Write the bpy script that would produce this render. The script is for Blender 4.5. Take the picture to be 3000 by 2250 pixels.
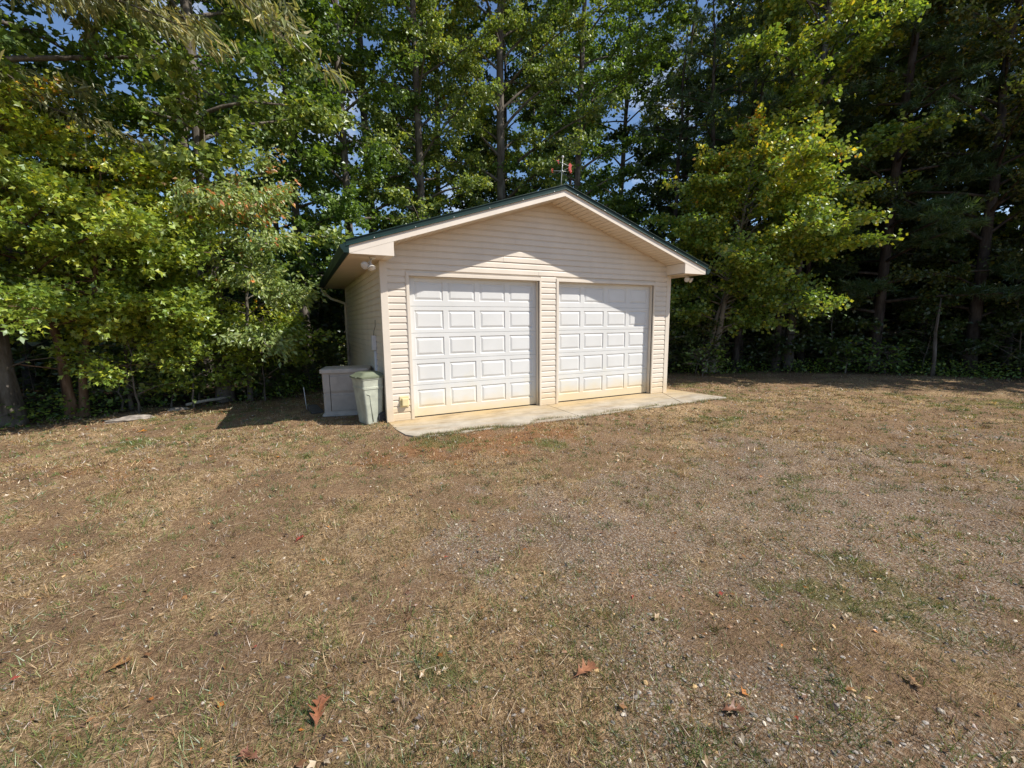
import bpy, bmesh, math
import numpy as np
from mathutils import Vector, Matrix

sc = bpy.context.scene
for o in list(bpy.data.objects):
    bpy.data.objects.remove(o)
COL = sc.collection

# ---------------------------------------------------------------- camera
CAM = np.array([-1.2765, -7.2911, 1.6279])
YAW, PITCH, ROLL = 0.461, -0.1404, -0.0103
def cam_basis():
    cy, sy, cp, sp = math.cos(YAW), math.sin(YAW), math.cos(PITCH), math.sin(PITCH)
    f = np.array([sy * cp, cy * cp, sp]); r = np.array([cy, -sy, 0.0]); u = np.cross(r, f)
    c, s = math.cos(ROLL), math.sin(ROLL)
    return f, c * r + s * u, -s * r + c * u
F_, R_, U_ = cam_basis()
cam = bpy.data.cameras.new('camera'); cam.sensor_width = 36.0; cam.lens = 1251.5 / 3000 * 36
cam.clip_start = 0.05; cam.clip_end = 1500
co = bpy.data.objects.new('camera', cam); COL.objects.link(co)
co.matrix_world = Matrix(((R_[0], U_[0], -F_[0], CAM[0]), (R_[1], U_[1], -F_[1], CAM[1]),
                          (R_[2], U_[2], -F_[2], CAM[2]), (0, 0, 0, 1)))
sc.camera = co

# ---------------------------------------------------------------- world, sun, exposure
SUN_EL, SUN_AZ = math.radians(48.0), math.radians(129.5)
world = bpy.data.worlds.new('World'); sc.world = world; world.use_nodes = True
wn = world.node_tree; bg = wn.nodes['Background']
sky = wn.nodes.new('ShaderNodeTexSky'); sky.sky_type = 'NISHITA'; sky.sun_disc = False
sky.sun_elevation = SUN_EL; sky.sun_rotation = SUN_AZ; sky.air_density = 1.0; sky.dust_density = 0.3; sky.ozone_density = 4.5
tcw = wn.nodes.new('ShaderNodeTexCoord'); nzw = wn.nodes.new('ShaderNodeTexNoise')
nzw.inputs['Scale'].default_value = 3.2; nzw.inputs['Detail'].default_value = 6.0; nzw.inputs['Roughness'].default_value = .6
rmp = wn.nodes.new('ShaderNodeValToRGB'); rmp.color_ramp.elements[0].position = .53; rmp.color_ramp.elements[1].position = .72
mixw = wn.nodes.new('ShaderNodeMixRGB'); mixw.inputs[2].default_value = (6.2, 6.6, 7.4, 1)
wn.links.new(tcw.outputs['Generated'], nzw.inputs['Vector']); wn.links.new(nzw.outputs['Fac'], rmp.inputs[0])
wn.links.new(rmp.outputs[0], mixw.inputs[0]); wn.links.new(sky.outputs[0], mixw.inputs[1])
wn.links.new(mixw.outputs[0], bg.inputs[0]); bg.inputs[1].default_value = 0.115
sun = bpy.data.lights.new('sun', 'SUN'); sun.energy = 5.0; sun.angle = math.radians(.53); sun.color = (1.0, .95, .87)
so = bpy.data.objects.new('sun', sun); COL.objects.link(so)
_d = Vector((-math.sin(SUN_AZ) * math.cos(SUN_EL), -math.cos(SUN_AZ) * math.cos(SUN_EL), -math.sin(SUN_EL)))
so.rotation_euler = _d.to_track_quat('-Z', 'Y').to_euler(); so.location = (20, -20, 30)
vs = sc.view_settings; vs.view_transform = 'Standard'; vs.look = 'None'; vs.exposure = 0.36; vs.gamma = 1.0; vs.use_curve_mapping = False
cy_ = sc.cycles; cy_.max_bounces = 6; cy_.diffuse_bounces = 3; cy_.glossy_bounces = 2; cy_.transmission_bounces = 4
cy_.caustics_reflective = False; cy_.caustics_refractive = False; cy_.use_denoising = True; cy_.denoiser = 'OPENIMAGEDENOISE'; cy_.denoising_input_passes = 'RGB_ALBEDO_NORMAL'; cy_.denoising_prefilter = 'NONE'
cy_.use_adaptive_sampling = False

# ---------------------------------------------------------------- helpers
def tag(o, label=None, cat=None, group=None, kind=None):
    if label: o['label'] = label
    if cat: o['category'] = cat
    if group: o['group'] = group
    if kind: o['kind'] = kind
    return o
def link(o, parent=None):
    COL.objects.link(o)
    if parent is not None: o.parent = parent
    return o
def empty(name, loc=(0, 0, 0), rz=0.0, parent=None):
    o = bpy.data.objects.new(name, None); o.location = loc; o.rotation_euler = (0, 0, rz); o.empty_display_size = .2
    return link(o, parent)

def np_mesh(name, V, polys, mats=(), mi=None, cols=None, smooth=False):
    """V (n,3); polys list of int arrays (m,k); mi list of material index per array; cols (n,3)."""
    me = bpy.data.meshes.new(name)
    V = np.ascontiguousarray(V, dtype=np.float32)
    me.vertices.add(len(V)); me.vertices.foreach_set('co', V.ravel())
    lv = np.concatenate([p.ravel() for p in polys]).astype(np.int32)
    ls = np.concatenate([np.full(len(p), p.shape[1], np.int32) for p in polys])
    st = np.zeros(len(ls), np.int32); st[1:] = np.cumsum(ls)[:-1]
    me.loops.add(len(lv)); me.loops.foreach_set('vertex_index', lv)
    me.polygons.add(len(ls)); me.polygons.foreach_set('loop_start', st); me.polygons.foreach_set('loop_total', ls)
    if mi is not None:
        me.polygons.foreach_set('material_index', np.concatenate([np.full(len(p), k, np.int32) for p, k in zip(polys, mi)]))
    me.polygons.foreach_set('use_smooth', np.full(len(ls), smooth, bool))
    me.update(calc_edges=True)
    if cols is not None:
        a = me.color_attributes.new('Col', 'FLOAT_COLOR', 'POINT')
        a.data.foreach_set('color', np.concatenate([cols, np.ones((len(cols), 1))], 1).astype(np.float32).ravel())
    for m in mats: me.materials.append(m)
    return me
def obj(name, me, parent=None):
    return link(bpy.data.objects.new(name, me), parent)

class MB:
    def __init__(s): s.v = []; s.f = []; s.m = []; s.sm = []
    def add(s, V, Fs, m=0, sm=False):
        n = len(s.v); s.v += [tuple(map(float, p)) for p in V]
        for f in Fs: s.f.append(tuple(i + n for i in f)); s.m.append(m); s.sm.append(sm)
        return s
    def box(s, a, b, m=0):
        (x0, y0, z0), (x1, y1, z1) = a, b
        return s.add([(x0, y0, z0), (x1, y0, z0), (x1, y1, z0), (x0, y1, z0), (x0, y0, z1), (x1, y0, z1), (x1, y1, z1), (x0, y1, z1)],
                     [(0, 3, 2, 1), (4, 5, 6, 7), (0, 1, 5, 4), (1, 2, 6, 5), (2, 3, 7, 6), (3, 0, 4, 7)], m)
    def prism(s, A, Bp, m=0):
        """two matching closed rings A and B (lists of 3d points) with caps"""
        n = len(A)
        return s.add(list(A) + list(Bp), [tuple(range(n - 1, -1, -1)), tuple(range(n, 2 * n))] + [(i, (i + 1) % n, n + (i + 1) % n, n + i) for i in range(n)], m)
    def rings(s, rings, m=0, cap=True, sm=True):
        n = len(rings[0]); V = [p for r in rings for p in r]; Fs = []
        for k in range(len(rings) - 1):
            for i in range(n):
                j = (i + 1) % n; Fs.append((k * n + i, k * n + j, (k + 1) * n + j, (k + 1) * n + i))
        if cap: Fs += [tuple(range(n - 1, -1, -1)), tuple(range((len(rings) - 1) * n, len(rings) * n))]
        return s.add(V, Fs, m, sm)
    def lathe(s, prof, org, ax, n=16, m=0, cap=True):
        ax = Vector(ax).normalized(); t = ax.orthogonal().normalized(); b = ax.cross(t); org = Vector(org)
        return s.rings([[org + ax * h + (t * math.cos(2 * math.pi * i / n) + b * math.sin(2 * math.pi * i / n)) * r for i in range(n)] for r, h in prof], m, cap)
    def tube(s, pts, r, n=8, m=0):
        pts = [Vector(p) for p in pts]; rs = r if hasattr(r, '__len__') else [r] * len(pts); rr = []
        for i, p in enumerate(pts):
            d = (pts[min(i + 1, len(pts) - 1)] - pts[max(i - 1, 0)]).normalized()
            t = d.cross(Vector((0.31, 0.17, 1))).normalized() if abs(d.z) < .98 else d.cross(Vector((1, 0, 0))).normalized()
            b = d.cross(t)
            rr.append([p + (t * math.cos(2 * math.pi * k / n) + b * math.sin(2 * math.pi * k / n)) * rs[i] for k in range(n)])
        return s.rings(rr, m)
    def build(s, name, mats, parent=None, bevel=0.0, mesh_only=False):
        me = bpy.data.meshes.new(name); me.from_pydata(s.v, [], s.f)
        for m in (mats if isinstance(mats, (list, tuple)) else [mats]): me.materials.append(m)
        me.polygons.foreach_set('material_index', s.m); me.polygons.foreach_set('use_smooth', s.sm)
        bm = bmesh.new(); bm.from_mesh(me)
        if bevel:
            bm.normal_update()
            es = [e for e in bm.edges if len(e.link_faces) == 2 and e.calc_face_angle(0) > .6]
            bmesh.ops.bevel(bm, geom=es, offset=bevel, segments=2, affect='EDGES', profile=.6)
        bmesh.ops.recalc_face_normals(bm, faces=bm.faces)
        bm.to_mesh(me); bm.free(); me.update()
        return me if mesh_only else obj(name, me, parent)

# ---------------------------------------------------------------- numpy noise
def _h(ix, iy, s):
    n = (ix.astype(np.int64) * 374761393 + iy.astype(np.int64) * 668265263 + s * 1442695041) & 0x7fffffff
    n = (n ^ (n >> 13)) * 1274126177 & 0x7fffffff
    return ((n ^ (n >> 16)) & 0xffff) / 65535.0
def vnoise(x, y, s=0):
    ix, iy = np.floor(x), np.floor(y); fx, fy = x - ix, y - iy
    fx = fx * fx * (3 - 2 * fx); fy = fy * fy * (3 - 2 * fy)
    a, b, c, d = _h(ix, iy, s), _h(ix + 1, iy, s), _h(ix, iy + 1, s), _h(ix + 1, iy + 1, s)
    return (a * (1 - fx) + b * fx) * (1 - fy) + (c * (1 - fx) + d * fx) * fy
def fbm(x, y, s=0, o=4):
    t = 0; a = .5; f = 1.0
    for k in range(o):
        t = t + a * vnoise(x * f + 13.7 * k, y * f - 7.1 * k, s + k); a *= .5; f *= 2.07
    return t / (1 - .5 ** o)
def sstep(a, b, x):
    t = np.clip((x - a) / (b - a), 0, 1); return t * t * (3 - 2 * t)

# ---------------------------------------------------------------- materials
class NT:
    def __init__(s, name):
        s.m = bpy.data.materials.new(name); s.m.use_nodes = True; s.t = s.m.node_tree; s.n = s.t.nodes
        s.p = s.n['Principled BSDF']; s.out = s.n['Material Output']
    def node(s, t, **kw):
        n = s.n.new(t)
        for k, v in kw.items(): setattr(n, k, v)
        return n
    def L(s, a, b): s.t.links.new(a, b)
    def coord(s, kind='Object'): return s.node('ShaderNodeTexCoord').outputs[kind]
    def pos(s): return s.node('ShaderNodeNewGeometry').outputs['Position']
    def noise(s, scale, detail=4, rough=.55, vec=None, out='Fac', stretch=None):
        n = s.node('ShaderNodeTexNoise'); n.inputs['Scale'].default_value = scale; n.inputs['Detail'].default_value = detail; n.inputs['Roughness'].default_value = rough
        v = vec if vec is not None else s.pos()
        if stretch:
            mp = s.node('ShaderNodeMapping'); mp.inputs['Scale'].default_value = stretch; s.L(v, mp.inputs['Vector']); v = mp.outputs[0]
        s.L(v, n.inputs['Vector']); return n.outputs[out]
    def ramp(s, fac, *els):
        r = s.node('ShaderNodeValToRGB'); cr = r.color_ramp
        while len(cr.elements) < len(els): cr.elements.new(.5)
        for e, (p, c) in zip(cr.elements, els): e.position = p; e.color = (*c, 1) if len(c) == 3 else c
        s.L(fac, r.inputs[0]); return r.outputs[0]
    def mix(s, fac, a, b, mode='MIX'):
        n = s.node('ShaderNodeMixRGB', blend_type=mode)
        for k, v in zip((0, 1, 2), (fac, a, b)):
            if isinstance(v, (int, float)): n.inputs[k].default_value = v
            elif isinstance(v, tuple): n.inputs[k].default_value = (*v, 1)
            else: s.L(v, n.inputs[k])
        return n.outputs[0]
    def math(s, op, a, b=0.0):
        n = s.node('ShaderNodeMath', operation=op)
        for k, v in zip((0, 1), (a, b)):
            if isinstance(v, (int, float)): n.inputs[k].default_value = v
            else: s.L(v, n.inputs[k])
        return n.outputs[0]
    def attr(s, name, out='Color'): 
        a = s.node('ShaderNodeAttribute'); a.attribute_name = name; return a.outputs[out]
    def bump(s, h, strength=.3, dist=.01):
        b = s.node('ShaderNodeBump'); b.inputs['Strength'].default_value = strength; b.inputs['Distance'].default_value = dist
        s.L(h, b.inputs['Height']); s.L(b.outputs[0], s.p.inputs['Normal'])
    def base(s, c):
        if isinstance(c, tuple): s.p.inputs['Base Color'].default_value = (*c, 1)
        else: s.L(c, s.p.inputs['Base Color'])
    def set(s, rough=.5, metal=0.0, spec=.5):
        s.p.inputs['Roughness'].default_value = rough; s.p.inputs['Metallic'].default_value = metal; s.p.inputs['Specular IOR Level'].default_value = spec
        return s.m

B1, B0 = (1, 1, 1), (0, 0, 0)
def m_plain(name, c, rough=.5, var=.12, scale=9.0, metal=0.0, spec=.5, bump=0.0):
    t = NT(name); n = t.noise(scale, 5)
    dk = tuple(x * (1 - var) for x in c); lt = tuple(min(1, x * (1 + var)) for x in c)
    t.base(t.ramp(n, (.3, dk), (.7, lt)))
    if bump: t.bump(t.noise(scale * 12, 3), bump, .004)
    return t.set(rough, metal, spec)
def m_siding(name, c, dirt=.5):
    t = NT(name); v = t.pos()
    n = t.noise(2.2, 5, vec=v); c1 = t.ramp(n, (.3, tuple(x * .93 for x in c)), (.7, tuple(min(1, x * 1.04) for x in c)))
    st = t.noise(5, 5, .6, vec=v, stretch=(1, 1, .18)); c1 = t.mix(t.math('MULTIPLY', t.ramp(st, (.55, B0), (.8, B1)), .16), c1, (.42, .36, .27))
    sep = t.node('ShaderNodeSeparateXYZ'); t.L(v, sep.inputs[0])
    low = t.math('ADD', sep.outputs[2], t.math('MULTIPLY', t.noise(6, 4, vec=v), -.35))
    c1 = t.mix(t.math('MULTIPLY', t.ramp(low, (0.0, B1), (.22, B0)), dirt), c1, (.62, .45, .22))
    t.base(c1); t.bump(t.noise(60, 3, vec=v, stretch=(.2, .2, 1)), .06, .002)
    return t.set(.5, 0, .35)
M = {}
M['siding'] = m_siding('vinyl_siding', (.715, .635, .53))
M['trim'] = m_siding('beige_trim', (.71, .63, .525), .4)
M['fascia'] = m_plain('beige_aluminium_fascia', (.74, .655, .55), .45, .05, 3)
M['soffit'] = m_plain('beige_vinyl_soffit', (.64, .53, .41), .55, .05, 3)
M['green'] = m_plain('dark_green_metal', (.009, .030, .027), .5, .2, 4, .0, .25)
M['roof'] = m_plain('green_roof_metal', (.03, .085, .07), .35, .2, 2, .0, .5)
M['screw'] = m_plain('zinc_screw', (.6, .6, .58), .3, .1, 9, .8)
def m_door():
    t = NT('white_steel_door'); v = t.pos(); sep = t.node('ShaderNodeSeparateXYZ'); t.L(v, sep.inputs[0])
    n = t.noise(1.7, 5, vec=v)
    c = t.ramp(n, (.3, (.635, .63, .605)), (.7, (.70, .695, .675)))
    # clay splash: yellow film creeping up from the slab, higher toward the right-hand door
    edge = t.math('ADD', t.math('ADD', sep.outputs[2], t.math('MULTIPLY', t.noise(2.3, 5, .6, vec=v), -.40)), t.math('MULTIPLY', sep.outputs[0], -.016))
    f = t.ramp(t.math('ADD', edge, .3), (0.12, (.64, .64, .64)), (.40, B0))
    up = t.math('SUBTRACT', 1.0, sep.outputs[2])
    f2 = t.math('MULTIPLY', t.ramp(t.math('ADD', t.math('MULTIPLY', up, .5), t.noise(3.1, 5, vec=v)), (.70, B0), (1.05, B1)), .36)
    c = t.mix(f2, c, (.72, .66, .48)); c = t.mix(f, c, (.69, .52, .26))
    sp = t.noise(38, 2, .5, vec=v); c = t.mix(t.math('MULTIPLY', t.ramp(sp, (.72, B0), (.76, B1)), .35), c, (.3, .27, .22))
    t.base(c); t.bump(t.noise(220, 2, vec=v), .05, .001); return t.set(.42, 0, .4)
M['door'] = m_door()
M['dark'] = m_plain('dark_gap', (.02, .018, .016), .9, .1)
M['cream'] = m_plain('cream_plastic', (.72, .60, .33), .45, .08, 12)
M['white_plastic'] = m_plain('white_plastic', (.62, .62, .63), .45, .08, 8)
M['lamp_body'] = m_plain('lamp_body_plastic', (.60, .56, .48), .4, .08, 20)
M['lamp_glass'] = m_plain('lamp_glass', (.55, .52, .47), .12, .12, 30, 0, .8)
M['galv'] = m_plain('galvanised_rod', (.45, .47, .45), .4, .15, 40, .6)
M['red_paint'] = m_plain('red_orange_paint', (.45, .05, .03), .45, .15, 30)
def m_concrete():
    t = NT('stained_concrete'); v = t.pos(); sep = t.node('ShaderNodeSeparateXYZ'); t.L(v, sep.inputs[0])
    n = t.noise(2.5, 7, .6, vec=v); c = t.ramp(n, (.3, (.30, .265, .21)), (.7, (.50, .455, .38)))
    s = t.noise(1.6, 6, .65, vec=v, stretch=(.5, 1.6, 1))
    e = t.math('ADD', t.math('MULTIPLY', sep.outputs[1], .6), t.math('MULTIPLY', s, 1.3))
    c = t.mix(t.math('MULTIPLY', t.ramp(e, (.12, B0), (.75, B1)), .8), c, (.50, .365, .18))
    d = t.noise(4, 7, .7, vec=v, stretch=(.35, 1.3, 1)); c = t.mix(t.math('MULTIPLY', t.ramp(d, (.5, B0), (.70, B1)), .65), c, (.20, .135, .08))
    sp = t.noise(120, 2, .5, vec=v); c = t.mix(.25, c, t.ramp(sp, (.3, (.25, .22, .18)), (.7, (.8, .75, .68))), 'OVERLAY')
    t.base(c); t.bump(t.noise(80, 5, vec=v), .25, .004); return t.set(.9, 0, .2)
M['concrete'] = m_concrete()
M['cart'] = m_plain('pale_green_plastic', (.43, .445, .36), .5, .2, 7, 0, .4)
M['cart_lid'] = m_plain('olive_plastic', (.17, .19, .125), .5, .12, 7, 0, .4)
M['tyre'] = m_plain('black_rubber', (.03, .03, .032), .7, .2, 12)
M['box'] = m_plain('taupe_resin', (.41, .365, .315), .6, .14, 5, 0, .3)
M['box_lid'] = m_plain('pale_taupe_resin', (.46, .41, .355), .6, .14, 5, 0, .3)
M['slate'] = m_plain('grey_block', (.09, .08, .07), .85, .2, 8, 0, .2, .3)
M['rock'] = m_plain('pale_rock', (.27, .235, .20), .9, .5, 9, 0, .2, 1.0)
M['deadwood'] = m_plain('bleached_wood', (.48, .42, .35), .9, .25, 14, 0, .2, .5)

def m_leaf(name, trans=.42):
    t = NT(name); c = t.attr('Col')
    t.n.remove(t.p)
    d = t.node('ShaderNodeBsdfDiffuse'); t.L(c, d.inputs[0])
    tr = t.node('ShaderNodeBsdfTranslucent'); t.L(t.mix(1.0, c, (1.25, 1.2, .55), 'MULTIPLY'), tr.inputs[0])
    g = t.node('ShaderNodeBsdfGlossy'); g.inputs['Roughness'].default_value = .42; g.inputs[0].default_value = (.9, .95, 1, 1)
    a = t.node('ShaderNodeMixShader'); a.inputs[0].default_value = trans; t.L(d.outputs[0], a.inputs[1]); t.L(tr.outputs[0], a.inputs[2])
    b = t.node('ShaderNodeMixShader'); b.inputs[0].default_value = .045; t.L(a.outputs[0], b.inputs[1]); t.L(g.outputs[0], b.inputs[2])
    t.L(b.outputs[0], t.out.inputs[0]); return t.m
M['leaf'] = m_leaf('tree_leaf'); M['blade'] = m_leaf('grass_blade', .25)
def m_bark(name, c1, c2, scale=9):
    t = NT(name); v = t.pos()
    n = t.noise(scale, 7, .68, vec=v, stretch=(1, 1, .22)); n2 = t.noise(2.5, 4, vec=v)
    c = t.ramp(n, (.32, tuple(x * .35 for x in c1)), (.5, c1), (.72, c2)); c = t.mix(t.math('MULTIPLY', t.ramp(n2, (.5, B0), (.75, B1)), .5), c, tuple(x * 1.25 for x in c2))
    t.base(c); t.bump(n, .8, .025); return t.set(.95, 0, .1)
M['bark'] = m_bark('grey_brown_bark', (.13, .11, .09), (.24, .215, .185))
M['bark_brown'] = m_bark('warm_brown_bark', (.17, .105, .065), (.31, .21, .14))
M['bark_dark'] = m_bark('dark_pine_bark', (.06, .048, .04), (.12, .10, .085))
M['bark_pale'] = m_bark('pale_smooth_bark', (.27, .235, .19), (.42, .38, .32), 5)

# ================================================================ GROUND
FOREST_EDGE = [(-40, -6), (-14, -.5), (-8.5, 2.0), (-5.6, 3.1), (-4.0, 3.75), (-1.6, 4.0), (.0, 6.2), (6.4, 6.2), (8.0, 3.6), (10.6, 2.2), (12.3, 1.4), (14.2, .2),
               (15.6, -1.3), (16.8, -4.0), (18.0, -8.0), (21, -14), (30, -30)]
_fe = np.array(FOREST_EDGE, float)
def forest_d(x, y):
    """signed distance to the wood's edge, positive inside the wood"""
    x = np.asarray(x, float); y = np.asarray(y, float); best = np.full(x.shape, 1e9); sg = np.ones(x.shape)
    for a, b in zip(_fe[:-1], _fe[1:]):
        d = b - a; L = (d ** 2).sum(); t = np.clip(((x - a[0]) * d[0] + (y - a[1]) * d[1]) / L, 0, 1)
        px, py = x - a[0] - t * d[0], y - a[1] - t * d[1]; q = np.hypot(px, py)
        cr = d[0] * (y - a[1]) - d[1] * (x - a[0]); m = q < best
        best = np.where(m, q, best); sg = np.where(m, np.sign(cr), sg)
    return best * sg
def blobs(x, y, L):
    t = 0
    for bx, by, r, w in L: t = t + w * np.exp(-((x - bx) ** 2 + (y - by) ** 2) / (r * r))
    return t
GRAV = [(2.2, -4.3, 1.7, .55), (4.4, -5.2, 2.2, .6), (4.4, -3.9, 1.2, .5), (-.2, -4.0, 1.0, .35), (-2.7, -3.2, .9, .3), (1.3, -5.9, 1.6, .6), (-.2, -6.2, 1.1, .5),
        (-.6, -4.9, .9, .35), (7.5, -5.6, 2.0, .45), (-1.5, -5.4, .8, .25), (3.0, -6.8, 2.5, .5)]
GREEN = [(7.15, -1.5, .45, .8), (6.9, -2.6, .5, .75), (10.8, -4.2, 1.3, .8), (1.75, -2.3, .5, .6), (5.1, -2.3, .6, .55), (-3.4, .4, .8, .55), (.45, -1.45, .35, .7),
         (7.6, -.5, .8, .5), (1.4, -6.3, .9, .4), (-.9, -5.6, .6, .35), (2.6, -6.0, .9, .15), (-2.6, 2.6, 1.4, .45), (-1.0, -.6, .7, .4), (-.2, -6.3, .7, .35), (9, 1.2, 1.5, .5)]
RUST = [(.4, -2.0, 1.1, .7), (2.4, -1.7, 1.2, .6), (-1.2, -1.7, 1.3, .45), (4.6, -1.5, .9, .4), (-3.2, -1.2, 1.5, .3)]
def masks(x, y):
    n1 = fbm(x * .9, y * .9, 3, 5); n2 = fbm(x * 1.7, y * 1.7, 21, 5); n3 = fbm(x * .55, y * .55, 40, 5); n4 = fbm(x * 4, y * 4, 77, 3)
    grav = .85 * sstep(.25, 1.15, blobs(x, y, GRAV) * .9 + (n1 - .5) * 1.5 + (n4 - .5) * 1.1)
    green = .8 * sstep(.30, .95, blobs(x, y, GREEN) + (n2 - .47) * 1.3 + (n4 - .5) * 1.2)
    rust = .85 * sstep(.25, 1.05, blobs(x, y, RUST) + (n3 - .5) * 1.2 + (n4 - .5) * 1.0)
    straw = sstep(.42, .68, fbm(x * 1.2 + 9, y * 1.2, 61, 5) + (n4 - .5) * .3)
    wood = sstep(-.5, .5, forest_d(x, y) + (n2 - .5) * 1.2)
    return grav * (1 - wood), green, rust * (1 - wood), straw * (1 - wood), wood
def gz(x, y):
    x = np.asarray(x, float); y = np.asarray(y, float)
    z = -.045 + .05 * (fbm(x * .45, y * .45, 5, 3) - .5) + .022 * (fbm(x * 2.2, y * 2.2, 9, 3) - .5) + .024 * (fbm(x * 5.5, y * 5.5, 19, 2) - .5) * sstep(14, 8, np.hypot(x - 1, y + 4))
    # level pad under the garage and the apron
    dx = np.maximum(np.maximum(-.1 - x, x - 7.1), 0); dy = np.maximum(np.maximum(-1.0 - y, y - 5.8), 0); q = np.hypot(dx, dy)
    pad = sstep(1.2, .1, q); z = z * (1 - pad) + (-.035) * pad
    bm_ = np.exp(-((y + 1.36 - .10 * (fbm(x * 1.3, x * 0 + 2.2, 71, 3) - .5)) / .13) ** 2) * sstep(-.2, .3, x) * sstep(7.4, 6.6, x)
    z = z * (1 - bm_) + bm_ * (.004 + .05 * (fbm(x * 2.4, y * 2.4, 73, 3) - .5))
    b2 = np.exp(-((x + .14) / .2) ** 2) * sstep(-1.6, -1.1, y) * sstep(.15, -.15, y); z = z * (1 - b2) + b2 * (.002 + .03 * (fbm(x * 4, y * 4, 74, 3) - .5))
    wd = np.maximum(forest_d(x, y) - 1.0, 0); z = z + .1 * (fbm(x * .2, y * .2, 31, 2) - .5) * np.minimum(wd, 1)
    return z
def graded(lo, hi, a, b, step, n):
    L = [a]; s = step
    while L[-1] > lo: s *= 1.22; L.append(L[-1] - s)
    R = [b]; s = step
    while R[-1] < hi: s *= 1.22; R.append(R[-1] + s)
    return np.array(L[::-1] + list(np.arange(a + step, b, step)) + R)
gx = graded(-320, 320, -6.5, 9.5, .065, 0); gy = graded(-320, 320, -7.8, 3.6, .065, 0)
GX, GY = np.meshgrid(gx, gy); gzv = gz(GX, GY)
V = np.stack([GX, GY, gzv], -1).reshape(-1, 3)
nx, ny = len(gx), len(gy); I = np.arange(nx * ny).reshape(ny, nx)
Q = np.stack([I[:-1, :-1], I[:-1, 1:], I[1:, 1:], I[1:, :-1]], -1).reshape(-1, 4)
gm = np_mesh('ground', V, [Q], smooth=True)
_mk = masks(V[:, 0].astype(float), V[:, 1].astype(float))
a1 = gm.color_attributes.new('MaskA', 'FLOAT_COLOR', 'POINT'); a1.data.foreach_set('color', np.stack([_mk[0], _mk[1], _mk[2], np.ones(len(V))], 1).astype(np.float32).ravel())
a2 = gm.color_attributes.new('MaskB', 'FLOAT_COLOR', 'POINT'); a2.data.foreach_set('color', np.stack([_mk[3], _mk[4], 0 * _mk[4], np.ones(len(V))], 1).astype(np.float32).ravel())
def m_ground():
    t = NT('lawn_soil_and_gravel'); v = t.pos()
    sa = t.node('ShaderNodeSeparateColor'); t.L(t.attr('MaskA'), sa.inputs[0]); sb = t.node('ShaderNodeSeparateColor'); t.L(t.attr('MaskB'), sb.inputs[0])
    fine = t.noise(95, 5, .75, vec=v); mid = t.noise(17, 6, .7, vec=v); fib = t.noise(55, 4, .7, vec=v, stretch=(.3, 1.4, 1)); fib2 = t.noise(60, 4, .7, vec=v, stretch=(1.3, .35, 1))
    soil = t.ramp(fine, (.32, (0.062, 0.034, 0.020)), (.5, (0.226, 0.137, 0.083)), (.70, (0.451, 0.306, 0.196)))
    straw = t.ramp(t.mix(.5, fib, fib2), (.38, (0.116, 0.071, 0.037)), (.5, (0.382, 0.260, 0.142)), (.62, (0.683, 0.500, 0.295)))
    rust = t.ramp(t.mix(.5, fib2, fine), (.36, (0.083, 0.037, 0.017)), (.5, (0.301, 0.154, 0.073)), (.64, (0.519, 0.306, 0.157)))
    green = t.ramp(t.mix(.5, fib, fine), (.36, (0.055, 0.052, 0.017)), (.52, (0.177, 0.162, 0.056)), (.66, (0.341, 0.292, 0.120)))
    vo = t.node('ShaderNodeTexVoronoi'); vo.inputs['Scale'].default_value = 70; t.L(v, vo.inputs['Vector'])
    stone = t.ramp(vo.outputs['Color'], (.2, (0.156, 0.130, 0.111)), (.5, (0.364, 0.312, 0.260)), (.8, (0.598, 0.514, 0.416)))
    gap = t.ramp(vo.outputs['Distance'], (.35, B0), (.65, B1)); grav = t.mix(gap, stone, soil)
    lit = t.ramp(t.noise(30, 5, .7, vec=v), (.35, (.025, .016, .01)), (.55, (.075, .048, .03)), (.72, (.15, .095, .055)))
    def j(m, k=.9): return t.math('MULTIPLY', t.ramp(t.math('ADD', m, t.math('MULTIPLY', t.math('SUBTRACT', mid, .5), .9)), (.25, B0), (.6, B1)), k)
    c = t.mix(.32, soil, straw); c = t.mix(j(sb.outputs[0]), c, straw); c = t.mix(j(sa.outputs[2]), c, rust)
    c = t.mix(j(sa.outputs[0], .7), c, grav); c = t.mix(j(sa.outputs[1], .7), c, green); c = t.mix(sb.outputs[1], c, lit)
    big = t.noise(1.1, 4, vec=v); c = t.mix(1.0, c, t.ramp(big, (.3, (.82, .82, .82)), (.7, (1.12, 1.1, 1.08))), 'MULTIPLY')
    t.base(c); t.bump(t.math('ADD', t.math('ADD', fine, fib), t.math('MULTIPLY', mid, 1.5)), 1.0, .02); return t.set(.95, 0, .1)
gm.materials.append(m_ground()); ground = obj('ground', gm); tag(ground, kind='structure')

# ---- concrete apron: four slabs, joints between
apron = empty('concrete_apron', (0, 0, 0)); tag(apron, kind='structure')
def slab(poly, zt=0.0):
    mb = MB(); mb.prism([(x, y, -.12) for x, y in poly], [(x, y, zt) for x, y in poly]); return mb.build('slab', M['concrete'], apron, bevel=.006)
slab([(-.02, .35), (.0, -.6), (.06, -1.0), (.25, -1.26), (3.06, -1.26), (3.12, .35)])
slab([(3.135, .35), (3.075, -1.26), (5.60, -1.20), (6.245, -.02), (6.245, .35)], -.002)
slab([(6.262, .35), (6.262, -.03), (5.625, -1.20), (6.98, -1.17), (6.80, .35)], -.006)

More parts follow.
